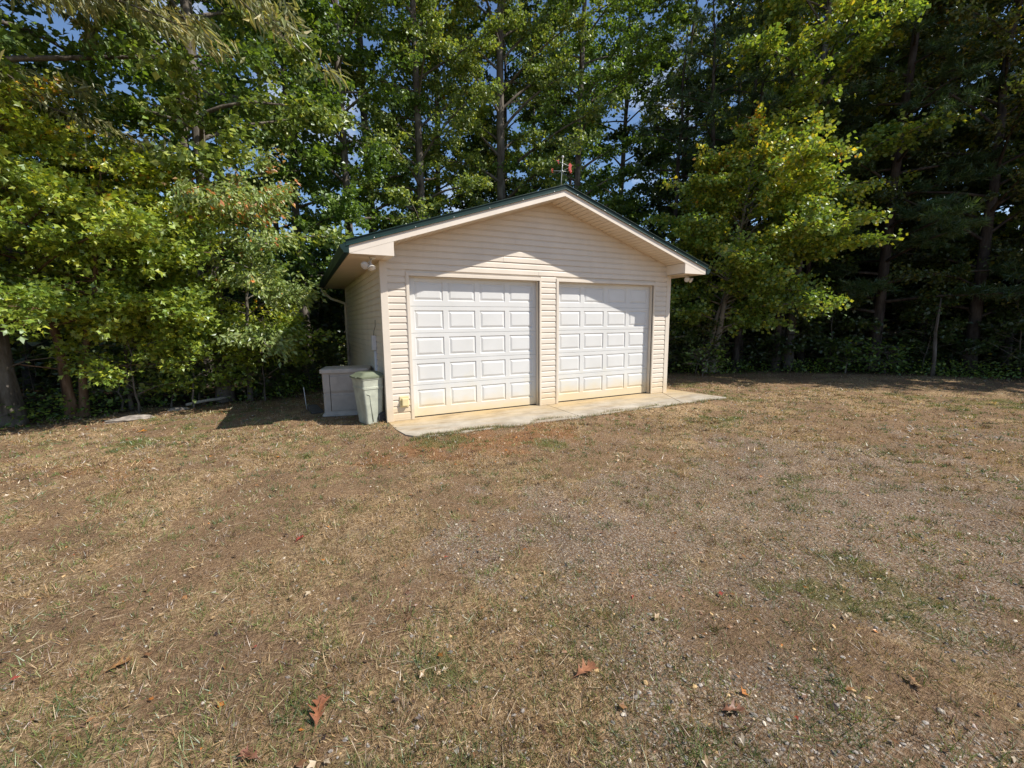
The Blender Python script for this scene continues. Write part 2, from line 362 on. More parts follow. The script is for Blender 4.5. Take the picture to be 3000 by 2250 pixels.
# ================================================================ GARAGE
W, D, XM = 6.357, 5.53, 3.1786
SL = .3276; OV, SO = .543, .527
def zb(x): return 3.8766 - SL * abs(x - XM)
ZE = 2.6626
garage = empty('garage', (0, 0, 0))
tag(garage, 'beige vinyl sided two car garage with white doors and green metal roof', 'garage')
CH, Z0 = .1084, .043
PROF = [(.0, 0), (-.021, 0), (-.0205, .004), (-.0175, .068), (-.0155, .077), (-.006, .092), (-.004, CH), (.0, CH)]
def plank_x(x0, x1, z0, parent, xl=None, xr=None, h=CH):
    """siding course along x on the front wall; optional slanted upper ends"""
    A = []; Bq = []
    for y, z in PROF:
        z = min(z, h); a, b = x0, x1
        if xl: a = max(x0, xl(z0 + z)); b = min(x1, xr(z0 + z))
        A.append((a, y, z0 + z)); Bq.append((b, y, z0 + z))
    if Bq[0][0] - A[0][0] < .05: return
    mb = MB(); mb.prism(A, Bq); return mb.build('siding_plank', M['siding'], parent)
# front wall core with two openings
D1, D2 = (.44, 2.947), (3.38, 5.887)
DH = 2.435
fw = MB()
for x0, x1 in ((.02, D1[0]), (D1[1], D2[0]), (D2[1], W - .02)): fw.box((x0, .002, .0), (x1, .14, DH))
fw.box((.02, .002, DH), (W - .02, .14, ZE))
fw.prism([(.02, .002, ZE), (W - .02, .002, ZE), (W - .02, .002, zb(W)), (XM, .002, zb(XM)), (.02, .002, zb(0))],
         [(.02, .14, ZE), (W - .02, .14, ZE), (W - .02, .14, zb(W)), (XM, .14, zb(XM)), (.02, .14, zb(0))])
front = fw.build('front_wall', M['trim'], garage)
TW = .05
cols = [(.088, D1[0] - TW), (D1[1] + TW - .015, D2[0] - TW), (D2[1] + TW - .012, W - .088)]
for x0, x1 in cols:
    plank_x(x0, x1, Z0 - CH * .4, front, h=CH * .4) if False else None
    mb = MB(); mb.box((x0, -.0195, .004), (x1, .0, Z0 - .001)); mb.build('starter_strip', M['siding'], front)
    for k in range(23): plank_x(x0, x1, Z0 + CH * k, front)
for k in range(23, 36):
    z = Z0 + CH * k
    xl = lambda zz: XM - (3.8766 - .006 - zz) / SL; xr = lambda zz: XM + (3.8766 - .006 - zz) / SL
    xs_ = .088 + (W - .176) * (.30 + .4 * ((k * 37) % 11) / 10)
    plank_x(.088, xs_ - .001, z, front, xl, xr); q_ = plank_x(xs_, W - .088, z, front, xl, xr)
    if q_: q_.location.y = -.0025
# left wall (towards the cart) course by course; the far walls likewise in one sheet each
def plank_y(xw, sgn, y0, y1, z0, parent):
    A = [(xw + sgn * (-y), y0, z0 + z) for y, z in PROF]; Bq = [(xw + sgn * (-y), y1, z0 + z) for y, z in PROF]
    mb = MB(); mb.prism(A, Bq); return mb.build('siding_plank', M['siding'], parent)
lw = MB(); lw.box((.002, .142, 0), (.12, D - .02, ZE)); left = lw.build('left_wall', M['trim'], garage)
rw = MB(); rw.box((W - .12, .142, 0), (W - .002, D - .02, ZE)); right = rw.build('right_wall', M['trim'], garage)
for k in range(24):
    if Z0 + CH * (k + 1) < ZE + .02:
        plank_y(0, -1, .088, D - .088, Z0 + CH * k, left); plank_y(W, 1, .088, D - .088, Z0 + CH * k, right)
bw = MB(); bw.prism([(.02, D - .018, 0), (W - .02, D - .018, 0), (W - .02, D - .018, zb(W)), (XM, D - .018, zb(XM)), (.02, D - .018, zb(0))],
                    [(.02, D, 0), (W - .02, D, 0), (W - .02, D, zb(W)), (XM, D, zb(XM)), (.02, D, zb(0))]); bw.build('back_wall', M['siding'], garage)
# corner posts
for cx, sx in ((0, 1), (W, -1)):
    for cy, sy in ((0, 1), (D, -1)):
        t = .028
        pts = [(cx - sx * t, cy - sy * t), (cx + sx * .088, cy - sy * t), (cx + sx * .088, cy - sy * .0), (cx, cy), (cx, cy + sy * .088), (cx - sx * t, cy + sy * .088)]
        mb = MB(); mb.prism([(x, y, -.01) for x, y in pts], [(x, y, ZE - .003) for x, y in pts]); mb.build('corner_post', M['trim'], garage, bevel=.004)
# door surrounds: brick mould, jambs and header
for a, b in (D1, D2):
    mb = MB()
    mb.box((a - TW, -.032, 0.002), (a, .1, DH)); mb.box((b, -.032, .002), (b + TW - .018, .1, DH)); mb.box((a - TW, -.032, DH), (b + TW - .018, .1, DH + TW))
    mb.box((a - TW - .012, -.025, .002), (a - TW, .0, DH + TW)); mb.box((b + TW - .018, -.025, .002), (b + TW - .006, .0, DH + TW)); mb.box((a - TW - .012, -.025, DH + TW), (b + TW - .006, .0, DH + TW + .012))
    mb.box((a, .02, .002), (a + .012, .098, DH - .012)); mb.box((b - .012, .02, .002), (b, .098, DH - .012)); mb.box((a + .0, .02, DH - .012), (b, .098, DH))
    mb.build('door_trim', M['trim'], garage, bevel=.003)
# garage doors: five sections, four raised panels each
YD = .102
JO = [2.431, 1.94, 1.48, 1.021, .57, .014]
def raised_mesh(w, h):
    mb = MB(); def_r = lambda i, y: [(i, y, i), (w - i, y, i), (w - i, y, h - i), (i, y, h - i)]
    R = [def_r(0, .0), def_r(.010, .013), def_r(.018, .013), def_r(.050, .002), def_r(.056, .0005)]
    V = [p for r in R for p in r]; Fs = []
    for k in range(4):
        for i in range(4): j = (i + 1) % 4; Fs.append((k * 4 + i, k * 4 + j, k * 4 + 4 + j, k * 4 + 4 + i))
    Fs.append((16, 17, 18, 19)); mb.add(V, Fs)
    me = bpy.data.meshes.new('raised_panel'); me.from_pydata(mb.v, [], mb.f); me.materials.append(M['door']); me.update(); return me
PW, PH = .512, .325
rp = raised_mesh(PW, PH)
for di, (a, b) in enumerate((D1, D2)):
    dr = empty('garage_door', (a, YD, 0), 0, garage); w = b - a
    dr['label'] = ['white panelled door beside the wheeled cart', 'white panelled door beside the concrete corner'][di]
    px = [.102 + .604 * i for i in range(4)]
    for k in range(5):
        zt, zl = JO[k] - .0055, JO[k + 1] + .0055
        z1 = zt - .064; z0 = z1 - PH
        if k == 4: z1 = zt - .075; z0 = z1 - PH
        xs = [0.0]
        for p in px: xs += [p, p + PW]
        xs.append(w); zs = [zl, z0, z1, zt]
        mb = MB()
        for i in range(len(xs) - 1):
            for q in range(3):
                if q == 1 and i % 2 == 1: continue
                mb.add([(xs[i], 0, zs[q]), (xs[i + 1], 0, zs[q]), (xs[i + 1], 0, zs[q + 1]), (xs[i], 0, zs[q + 1])], [(0, 1, 2, 3)])
        # tongue edges and the back skin
        mb.add([(0, 0, zt), (w, 0, zt), (w, .012, zt + .006), (0, .012, zt + .006)], [(0, 1, 2, 3)])
        mb.add([(0, 0, zl), (w, 0, zl), (w, .012, zl - .006), (0, .012, zl - .006)], [(3, 2, 1, 0)])
        mb.box((0, .020, zl), (w, .040, zt))
        me = bpy.data.meshes.new('door_section'); me.from_pydata(mb.v, [], mb.f); me.materials.append(M['door']); me.update(); obj('door_section', me, dr)
        for p in px:
            r = obj('raised_panel', rp, dr); r.location = (p, 0, z0)
    mb = MB(); mb.box((.0, -.004, .001), (w, .02, .014)); mb.build('bottom_seal', M['dark'], dr)
# rake fascia, green rake trim, boxed returns, soffits
YF = -OV
def slope_bar(xa, xb, y0, y1, lo, hi, name, mat, parent=garage):
    A = [(xa, y0, zb(xa) + lo), (xa, y1, zb(xa) + lo), (xa, y1, zb(xa) + hi), (xa, y0, zb(xa) + hi)]
    Bq = [(xb, y0, zb(xb) + lo), (xb, y1, zb(xb) + lo), (xb, y1, zb(xb) + hi), (xb, y0, zb(xb) + hi)]
    mb = MB(); mb.prism(A, Bq); return mb.build(name, mat, parent)
YB = D + OV
for sx in (-1, 1):
    xe = XM + sx * (XM + SO)
    slope_bar(XM, xe, YF, YF + .022, 0, .112, 'rake_fascia', M['fascia'])
    slope_bar(XM, xe, YB - .022, YB, 0, .112, 'rake_fascia', M['fascia'])
    # folded metal rake trim: top hem, face and kicked-out lower flange
    prof = [(.05, .197), (-.030, .197), (-.034, .190), (-.030, .184), (-.016, .182), (-.014, .130), (-.028, .108), (-.026, .104), (-.006, .112), (-.004, .112), (-.002, .150), (.05, .188)]
    A = [(XM, YF + y, zb(XM) + z) for y, z in prof]; Bq = [(xe + sx * .04, YF + y, zb(xe + sx * .04) + z) for y, z in prof]
    mb = MB(); mb.prism(A, Bq); rt = mb.build('rake_trim', M['green'], garage)
    for i in range(6):
        x = XM + sx * (.25 + .62 * i); mb = MB(); mb.lathe([(.011, 0), (.011, .004), (.006, .009)], (x, YF - .02, zb(x) + .121), (0, -1, -.3), 8); mb.build('screw', M['screw'], rt)
    # eave: horizontal soffit, fascia board, gutter
    x0, x1 = sorted((xe - sx * .0, (0 if sx < 0 else W)))
    mb = MB(); mb.box((x0 + .004, YF + .024, ZE - .002), (x1, YB - .024, ZE + .008)); es = mb.build('eave_soffit', M['soffit'], garage)
    xi = xe - sx * .64
    # boxed return at the front: tapered front board, inner side
    A = [(xe - sx * .002, YF + .003, ZE - .004), (xi, YF + .003, ZE - .004), (xi, YF + .003, zb(xi) + .003), (xe - sx * .095, YF + .003, zb(xe - sx * .095) + .0)]
    Bq = [(x, y + .018, z) for x, y, z in A]
    mb = MB(); mb.prism(A, Bq)
    mb.prism([(xi, YF + .021, ZE - .004), (xi - sx * -.014, YF + .021, ZE - .004), (xi + sx * .014, YF + .021, zb(xi) + .002), (xi, YF + .021, zb(xi) + .002)],
             [(xi, -.012, ZE - .004), (xi - sx * -.014, -.012, ZE - .004), (xi + sx * .014, -.012, zb(xi) + .002), (xi, -.012, zb(xi) + .002)])
    lo, hi = sorted((xi, (0 if sx < 0 else W)))
    mb.box((lo, YF + .021, ZE - .0035), (hi, -.016, ZE + .006))
    mb.build('boxed_return', M['fascia'], garage)
    # sloped soffit boards between the return and the ridge
    n = 15; xr0 = xi; 
    for i in range(n * 2):
        u0, u1 = i / (n * 2), (i + 1) / (n * 2)
        xa = xr0 + (XM - xr0) * u0; xb = xr0 + (XM - xr0) * u1; g = .0065 * (1 if xb > xa else -1)
        mb = MB(); A = [(xa + g, YF + .022, zb(xa + g) + .004), (xb - g, YF + .022, zb(xb - g) + .004), (xb - g, YF + .022, zb(xb - g) + .022), (xa + g, YF + .022, zb(xa + g) + .022)]
        mb.prism(A, [(x, -.002, z) for x, y, z in A]); mb.build('soffit_board', M['soffit'], garage)
    # J trim where the soffit meets the wall
    slope_bar(XM, xi, -.030, -.004, -.020, .003, 'soffit_trim', M['soffit'])
    # K-style gutter
    gp = [(0, 0), (.075, 0), (.088, .030), (.112, .055), (.122, .085), (.122, .108), (.114, .110), (.110, .088), (.098, .060), (.076, .036), (.068, .008), (.006, .008), (.006, .11), (0, .11)]
    gA = [(xe + sx * (gx_ + .002), YF - .012, ZE + .004 + gz_) for gx_, gz_ in gp]; gB = [(x, YB + .01, z) for x, y, z in gA]
    mb = MB(); mb.prism(gA, gB); gut = mb.build('gutter', M['green'], garage)
    cap = [(0, 0), (.075, 0), (.088, .030), (.112, .055), (.122, .085), (.122, .112), (0, .112)]
    cA = [(xe + sx * (gx_ + .001), YF - .017, ZE + .003 + gz_) for gx_, gz_ in cap]; mb = MB(); mb.prism(cA, [(x, YF - .0125, z) for x, y, z in cA]); mb.build('end_cap', M['green'], gut)
    mb = MB(); mb.box((min(xe, xe - sx * .018), YF + .024, ZE + .009), (max(xe, xe - sx * .018) , YB - .024, ZE + .105)); mb.build('eave_fascia', M['fascia'], garage)
# roof: ribbed metal sheets either side and a ridge cap
roof = empty('roof', (XM, 0, zb(XM)), 0, garage)
NP = 7; pw = (YB - YF) / NP
def rib_mesh(sx):
    L = XM + SO + .07; ys = []
    prof = []
    for k in range(4):
        o_ = pw * k / 4; prof += [(o_, .0), (o_ + .028, .019), (o_ + .052, .019), (o_ + .08, .0)]
    prof.append((pw - .002, .0))
    mb = MB(); top = [(y, z + .152) for y, z in prof]; bot = [(y, .118) for y, z in (prof[-1], prof[0])]
    ring = top + bot
    mb.prism([(0, y, z) for y, z in ring], [(sx * L, y, z - SL * L) for y, z in ring]); return mb.build('roof_panel', M['roof'], mesh_only=True)
for sx in (-1, 1):
    rm = rib_mesh(sx)
    for i in range(NP): r = obj('roof_panel', rm, roof); r.location = (0, YF + .008 + pw * i * .997, 0)
mb = MB(); rr = [(-.16, .125 + .0), (-.15, .140), (0, .200), (.15, .140), (.16, .125), (0, .186)]
mb.prism([(x, YF - .028, z) for x, z in rr], [(x, YB + .02, z) for x, z in rr]); mb.build('ridge_cap', M['green'], roof)
# downspout at the back corner
mb = MB(); xg = -SO - .06
mb.tube([(xg, YB - .12, ZE + .02), (xg, YB - .12, ZE - .08), (xg + .2, YB - .4, ZE - .3), (-.05, YB - .62, ZE - .44), (-.05, YB - .62, ZE - .55), (-.05, YB - .62, .1)], .035, 6)
mb.build('downspout', M['fascia'], garage)

# ---- fittings on the garage
def floodlight(base, h1, h2, label):
    t = empty('floodlight', base); bx, by, bz = base
    mb = MB(); mb.lathe([(.055, 0), (.055, -.012), (.040, -.022), (.03, -.034)], (0, 0, 0), (0, 0, 1), 18); mb.build('base_plate', M['lamp_body'], t)
    for hd in (h1, h2):
        p, d = Vector(hd[0]) - Vector(base), Vector(hd[1]).normalized()
        mb = MB(); back = p - d * .11
        mb.tube([(back.x * .25, back.y * .25, -.03), back * .55 + Vector((0, 0, -.01)), back], .011, 8); mb.build('arm', M['lamp_body'], t)
        mb = MB(); mb.lathe([(.012, -.115), (.022, -.11), (.026, -.07), (.032, -.055), (.058, -.012), (.060, .0), (.055, .002), (.053, -.003)], p, d, 18, cap=True); hh = mb.build('lamp_head', M['lamp_body'], t)
        mb = MB(); mb.lathe([(.052, -.002), (.046, .005), (.025, .011), (.004, .013)], p, d, 18); mb.build('lens', M['lamp_glass'], hh)
    tag(t, label, 'floodlight', 'twin floodlights under the eaves'); return t
floodlight((-.17, -.30, ZE - .004), ((-.305, -.41, 2.515), (-.45, -.75, -.35)), ((-.205, -.42, 2.475), (.1, -.55, -.85)), 'twin floodlight under the eave above the storage box')
floodlight((6.68, -.20, ZE - .004), ((6.58, -.30, 2.565), (-.5, -.85, -.15)), ((6.735, -.29, 2.545), (.85, -.45, -.55)), 'twin floodlight under the eave near the yellow maple')
ob = empty('outlet_box', (.272, -.0, .325)); tag(ob, 'cream weatherproof outlet box low on the siding beside the white door', 'outlet box')
mb = MB(); mb.box((-.078, -.034, -.095), (.078, -.006, .095)); mb.build('mounting_block', M['cream'], ob, bevel=.008)
mb = MB(); mb.box((-.046, -.085, -.07), (.062, -.034, .062)); mb.build('cover', M['cream'], ob, bevel=.014)
cd = empty('conduit', (-.03, .78, 0)); tag(cd, 'white plastic conduit riser on the shaded side wall above the storage box', 'conduit')
mb = MB(); mb.tube([(0, 0, 0.0), (0, 0, 1.22)], .032, 12); mb.build('pipe', M['white_plastic'], cd)
mb = MB(); mb.box((-.062, -.06, 1.18), (.01, .06, 1.44)); mb.build('junction_box', M['white_plastic'], cd, bevel=.008)
mb = MB(); mb.tube([(-.02, .0, 1.44), (-.015, -.02, 1.52), (.004, -.06, 1.60), (.008, -.07, 1.72)], .005, 6); mb.build('cable', M['slate'], cd)

# ---- weathervane on the ridge
wv = empty('weathervane', (XM, -.403, zb(XM) + .185)); tag(wv, 'small red and white weathervane on the front end of the ridge', 'weathervane')
mb = MB(); mb.tube([(0, 0, -.03), (0.004, 0, .15), (.018, 0, .30), (.030, 0, .50)], .0075, 8); mb.build('rod', M['galv'], wv)
mb = MB(); mb.lathe([(.003, -.024), (.017, -.017), (.024, 0), (.017, .017), (.003, .024)], (.031, 0, .52), (0, 0, 1), 14); mb.build('ball', M['white_plastic'], wv)
mb = MB(); mb.lathe([(.01, -.02), (.016, 0), (.01, .02)], (.018, 0, .28), (0, 0, 1), 10); mb.tube([(-.15, .02, .268), (.17, -.02, .285)], .005, 6); mb.tube([(0, .15, .274), (.034, -.15, .279)], .005, 6); mb.build('crossarm', M['galv'], wv)
def letter(org, strokes, name='letter', h=.055):
    mb = MB()
    for (x0, z0, x1, z1) in strokes:
        a = Vector((org[0] + x0 * h, org[1], org[2] + z0 * h)); b = Vector((org[0] + x1 * h, org[1], org[2] + z1 * h)); mb.tube([a, b], .0065, 5)
    mb.build(name, M['red_paint'], wv)
letter((-.19, .02, .238), [(0, 0, 0, 1), (0, 0, .6, 0), (0, .5, .5, .5), (0, 1, .6, 1)])
letter((.165, -.02, .255), [(0, 1, .2, 0), (.2, 0, .4, .7), (.4, .7, .6, 0), (.6, 0, .8, 1)])
letter((.05, -.155, .245), [(.5, 1, 0, .9), (0, .9, 0, .55), (0, .55, .5, .45), (.5, .45, .5, .1), (.5, .1, 0, 0)])
mb = MB(); mb.tube([(-.075, .03, .445), (.14, -.05, .365)], .005, 6); mb.build('arrow_shaft', M['galv'], wv)
mb = MB(); ah = [(-.085, .455), (-.015, .475), (-.035, .445), (-.03, .395)]; mb.prism([(x, .027, z) for x, z in ah], [(x, .033, z) for x, z in ah]); mb.build('arrow_head', M['red_paint'], wv)
mb = MB(); th = [(.13, .395), (.155, .425), (.205, .39), (.185, .35), (.19, .275), (.135, .29), (.13, .34)]; mb.prism([(x, -.045, z) for x, z in th], [(x, -.039, z) for x, z in th]); mb.build('tail_vane', M['red_paint'], wv)

# ================================================================ cart, storage box, small things
def rrect(cx, cy, hx, hy, z, r, n=4):
    P = []
    for sx, sy, a0 in ((1, 1, 0), (-1, 1, 90), (-1, -1, 180), (1, -1, 270)):
        for k in range(n + 1):
            a = math.radians(a0 + 90 * k / n); P.append((cx + sx * (hx - r) + r * math.cos(a), cy + sy * (hy - r) + r * math.sin(a), z))
    return P
zc = float(gz(np.array([-.25]), np.array([.2]))[0])
cart = empty('wheeled_cart', (-.272, .235, zc + .005), math.radians(17)); tag(cart, 'pale green wheeled rubbish cart with olive lid against the garage corner', 'cart')
# local +x = handle side (towards wall)
mb = MB(); R = []
for z, x0, x1, hy in ((0, -.115, .095, .165), (.02, -.125, .10, .172), (.155, -.135, .10, .18), (.20, -.139, .163, .184), (.57, -.175, .178, .20), (.60, -.178, .18, .202), (.602, -.188, .186, .21), (.635, -.19, .187, .212), (.64, -.181, .182, .204), (.76, -.193, .188, .212), (.765, -.208, .196, .222), (.79, -.208, .196, .222)):
    R.append(rrect((x0 + x1) / 2, 0, (x1 - x0) / 2, hy, z, .035))
mb.rings(R, sm=False); mb.build('body', M['cart'], cart)
mb = MB(); R = []
for z, x0, x1, hy in ((.785, -.222, .205, .232), (.815, -.225, .207, .235), (.825, -.205, .20, .218), (.845, -.175, .19, .19), (.875, -.135, .165, .155), (.885, -.10, .14, .13)):
    R.append(rrect((x0 + x1) / 2, 0, (x1 - x0) / 2, hy, z, .04))
mb.rings(R, sm=False); lid = mb.build('lid', M['cart_lid'], cart)
mb = MB(); mb.box((-.245, -.09, .787), (-.218, .09, .812)); mb.build('lid_lip', M['cart_lid'], lid, bevel=.008)
mb = MB(); mb.tube([(.19, -.15, .74), (.245, -.15, .80), (.25, -.14, .815), (.25, .14, .815), (.245, .15, .80), (.19, .15, .74)], .013, 8); mb.build('handle', M['cart'], cart)
for sy in (-1, 1):
    mb = MB(); mb.box((-.10, sy * .19 - .004, .03), (-.088, sy * .19 + .004, .54)) if False else None
    mb = MB(); mb.lathe([(.05, -.022), (.09, -.022), (.098, -.012), (.098, .012), (.09, .022), (.05, .022)], (.155, sy * .185, .097), (0, 1, 0), 22); wl = mb.build('wheel', M['tyre'], cart)
    mb = MB(); mb.lathe([(.05, -.02), (.045, -.012), (.016, -.012), (.014, -.03), (.002, -.03)] if sy < 0 else [(.05, .02), (.045, .012), (.016, .012), (.014, .03), (.002, .03)], (.155, sy * .185, .097), (0, 1, 0), 18); mb.build('hub', M['slate'], wl)
    mb = MB(); yy = lambda z: sy * (.186 + (.2015 - .186) * (z - .2) / .4 + .003)
    mb.tube([(-.02, yy(.05), .05), (-.055, yy(.35), .35), (-.065, yy(.50), .50), (-.12, yy(.525), .525)], .006, 6); mb.build('moulded_rib', M['cart'], cart)
mb = MB(); mb.tube([(.155, -.185, .097), (.155, .185, .097)], .012, 8); mb.build('axle', M['slate'], cart)

sb = empty('storage_box', (-.945, 1.16, -.03), math.radians(-13)); tag(sb, 'taupe resin storage box with lid against the shaded side wall', 'storage box')
BL, BD = .80, .58   # local x along the front, local y back
mb = MB(); R = []
for z, e in ((.0, .035), (.03, .03), (.055, .004), (.075, .0), (.40, .0), (.412, -.006), (.43, -.006), (.442, .0), (.80, .004)):
    R.append(rrect(BL / 2, BD / 2, BL / 2 + e, BD / 2 + e, z, .05))
mb.rings(R, sm=False); body = mb.build('body', M['box'], sb)
for (x0, x1) in ((.14, BL - .14),):
    for (z0, z1) in ((.10, .385), (.46, .74)):
        mb = MB(); mb.box((x0, -.014, z0), (x1, .002, z1)); mb.build('door_panel', M['box'], sb, bevel=.010)
for (y0, y1) in ((.12, BD - .12),):
    for (z0, z1) in ((.10, .385), (.46, .74)):
        mb = MB(); mb.box((-.014, y0, z0), (.002, y1, z1)); mb.build('end_panel', M['box'], sb, bevel=.010)
mb = MB(); R = [rrect(BL / 2, BD / 2, BL / 2 + e, BD / 2 + e, z, .05) for z, e in ((.795, .028), (.80, .034), (.855, .034), (.868, .024), (.873, -.02), (.880, -.07))]
mb.rings(R, sm=False); mb.build('lid', M['box_lid'], sb)
for x_ in (.132, BL - .132):
    mb = MB(); mb.box((x_ - .004, -.006, .09), (x_ + .004, .002, .77)); mb.build('panel_seam', M['dark'], sb)
gb = empty('paving_block', (-1.08, 1.75, -.04), .2); tag(gb, 'dark grey sloped splash block on the ground behind the storage box', 'splash block')
mb = MB(); mb.prism([(-.11, -.2, 0), (.11, -.2, 0), (.11, -.2, .04), (-.11, -.2, .04)], [(-.09, .2, 0), (.09, .2, 0), (.09, .2, .12), (-.09, .2, .12)]); mb.build('block', M['slate'], gb, bevel=.012)
mb = MB(); mb.tube([(-1.22, 2.05, -.05), (-1.235, 2.05, .2), (-1.25, 2.06, .42)], .008, 6); tag(mb.build('marker_stake', M['white_plastic']), 'thin white stake standing left of the storage box', 'stake')

def rock(name, loc, dims, seed, label, mat, rz=0.0, n=2):
    rg = np.random.default_rng(seed); bm = bmesh.new(); bmesh.ops.create_icosphere(bm, subdivisions=3, radius=1.0)
    ph = rg.uniform(0, 6, 9)
    for v in bm.verts:
        c = v.co; k = 1 + .22 * math.sin(2.3 * c.x + ph[0]) * math.sin(2.7 * c.y + ph[1]) + .13 * math.sin(5.1 * c.x + ph[2]) * math.sin(4.7 * c.y + ph[3]) + .1 * math.sin(6 * c.z + ph[4] + 3 * c.x)
        v.co = Vector((c.x * dims[0] * k, c.y * dims[1] * k, c.z * dims[2] * k))
    me = bpy.data.meshes.new(name); bm.to_mesh(me); bm.free(); me.materials.append(mat); o = obj(name, me); o.location = loc; o.rotation_euler = (0, 0, rz)
    return tag(o, label, 'rock')
rock('flat_rock', (-4.15, 2.62, -.03), (.36, .10, .06), 3, 'long pale flat rock lying at the edge of the lawn', M['rock'], .25)
rock('flat_rock', (-3.55, 3.35, -.03), (.17, .07, .045), 8, 'smaller tan rock beside the tree line', M['rock'], .1)
mb = MB(); mb.tube([(-3.5, 3.72, .0), (-3.2, 3.85, .04), (-2.95, 3.93, .05), (-2.72, 4.02, .07)], [.028, .034, .03, .022], 8); tag(mb.build('fallen_branch', M['deadwood']), 'bleached fallen branch lying at the foot of the tall trunk', 'branch')
#__NATURE__
# ================================================================ TREES
def nrm(a): return a / (np.linalg.norm(a, axis=-1, keepdims=True) + 1e-9)
def tubes(path, rad, n=7):
    """one tube along path (k,3) with radii (k) -> verts, quads"""
    d = nrm(np.gradient(path, axis=0)); ref = np.where(np.abs(d[:, 2:3]) > .9, np.array([[1., 0, 0]]), np.array([[0., 0, 1]]))
    t = nrm(np.cross(d, ref)); b = np.cross(d, t); a = np.arange(n) * 2 * np.pi / n
    V = path[:, None] + rad[:, None, None] * (np.cos(a)[None, :, None] * t[:, None] + np.sin(a)[None, :, None] * b[:, None])
    k = len(path); I = np.arange(k * n).reshape(k, n); J = np.roll(I, -1, 1)
    return V.reshape(-1, 3), np.stack([I[:-1], J[:-1], J[1:], I[1:]], -1).reshape(-1, 4)
def sticks(A, Bq, ra, rb):
    """many straight 3-sided sticks"""
    d = nrm(Bq - A); t = nrm(np.cross(d, np.array([.3, .2, 1.]))); b = np.cross(d, t); Vs = []
    for P, r in ((A, ra), (Bq, rb)):
        for k in range(3):
            c, s = math.cos(k * 2.0944), math.sin(k * 2.0944); Vs.append(P + r[:, None] * (c * t + s * b))
    V = np.stack(Vs, 1); m = len(A); o_ = np.arange(m)[:, None] * 6
    Fq = np.concatenate([o_ + np.array([[0, 1, 4, 3]]), o_ + np.array([[1, 2, 5, 4]]), o_ + np.array([[2, 0, 3, 5]])], 0)
    return V.reshape(-1, 3), Fq
def leaf_geo(P, axis, nor, L, Wd, kind):
    """leaf polygons; kind 'kite' 4-gon, 'lobed' 6-gon"""
    s = nrm(np.cross(nor, axis)); nn = np.cross(axis, s); L = L[:, None]; Wd = Wd[:, None]
    if kind == 'lobed': pts = [(0, 0, 0), (.52, .5, .10), (.50, .22, .02), (1.0, 0, -.10), (.50, -.22, .02), (.52, -.5, .10)]
    elif kind == 'blade': pts = [(0, 0, 0), (.35, .5, .06), (1.0, 0, -.12), (.35, -.5, .06)]
    else: pts = [(0, 0, 0), (.42, .5, .07), (1.0, 0, -.08), (.42, -.5, .07)]
    V = np.stack([P + axis * L * a + s * Wd * b + nn * L * c for a, b, c in pts], 1); k = len(pts); m = len(P)
    return V.reshape(-1, 3), (np.arange(m)[:, None] * k + np.arange(k)[None]), k
def pick(rg, pal, n, u=None):
    w = np.array([p[1] for p in pal], float); cs = np.array([p[0] for p in pal]); cum = np.cumsum(w / w.sum())
    u = rg.random(n) if u is None else u
    return cs[np.minimum(np.searchsorted(cum, u), len(pal) - 1)] * rg.uniform(.72, 1.22, n)[:, None]

PAL = {
 'yellow_maple': [((0.170, 0.270, 0.055), 5), ((0.270, 0.369, 0.06), 5), ((0.470, 0.490, 0.06), 4.5), ((0.680, 0.550, 0.055), 2), ((0.738, 0.369, 0.050), .35)],
 'left_maple': [((0.20, 0.30, 0.05), 5), ((0.31, 0.40, 0.055), 6), ((0.48, 0.52, 0.06), 4.5), ((0.66, 0.56, 0.06), 1.2), ((.74, .38, .05), .3)],
 'green_maple': [((0.215, 0.323, 0.054), 2.5), ((0.119, 0.200, 0.043), 6), ((0.188, 0.295, 0.047), 5), ((0.282, 0.376, 0.052), 2.5), ((0.423, 0.448, 0.047), .8)],
 'tulip': [((0.428, 0.477, 0.103), 1.5), ((0.174, 0.245, 0.061), 5), ((0.260, 0.345, 0.076), 4), ((0.404, 0.432, 0.084), 2.5), ((0.576, 0.460, 0.090), 1.0), ((0.749, 0.375, 0.136), .8), ((0.460, 0.432, 0.271), .6)],
 'red_tint': [((0.204, 0.282, 0.072), 5), ((0.322, 0.406, 0.121), 4), ((0.438, 0.468, 0.169), 2), ((0.731, 0.282, 0.097), .9), ((0.642, 0.406, 0.218), .9)],
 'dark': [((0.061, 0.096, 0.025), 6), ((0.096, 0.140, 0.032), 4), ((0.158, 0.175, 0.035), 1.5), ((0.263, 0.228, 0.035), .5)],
 'oak_gold': [((0.079, 0.114, 0.028), 5), ((0.131, 0.158, 0.032), 4), ((0.245, 0.219, 0.035), 2.5), ((0.385, 0.245, 0.044), 1)],
 'droop': [((0.236, 0.261, 0.107), 4), ((0.355, 0.355, 0.166), 4), ((0.472, 0.402, 0.166), 2), ((0.166, 0.213, 0.070), 3)],
 'pine': [((0.061, 0.114, 0.038), 5), ((0.096, 0.158, 0.052), 4), ((0.149, 0.201, 0.070), 2)],
}
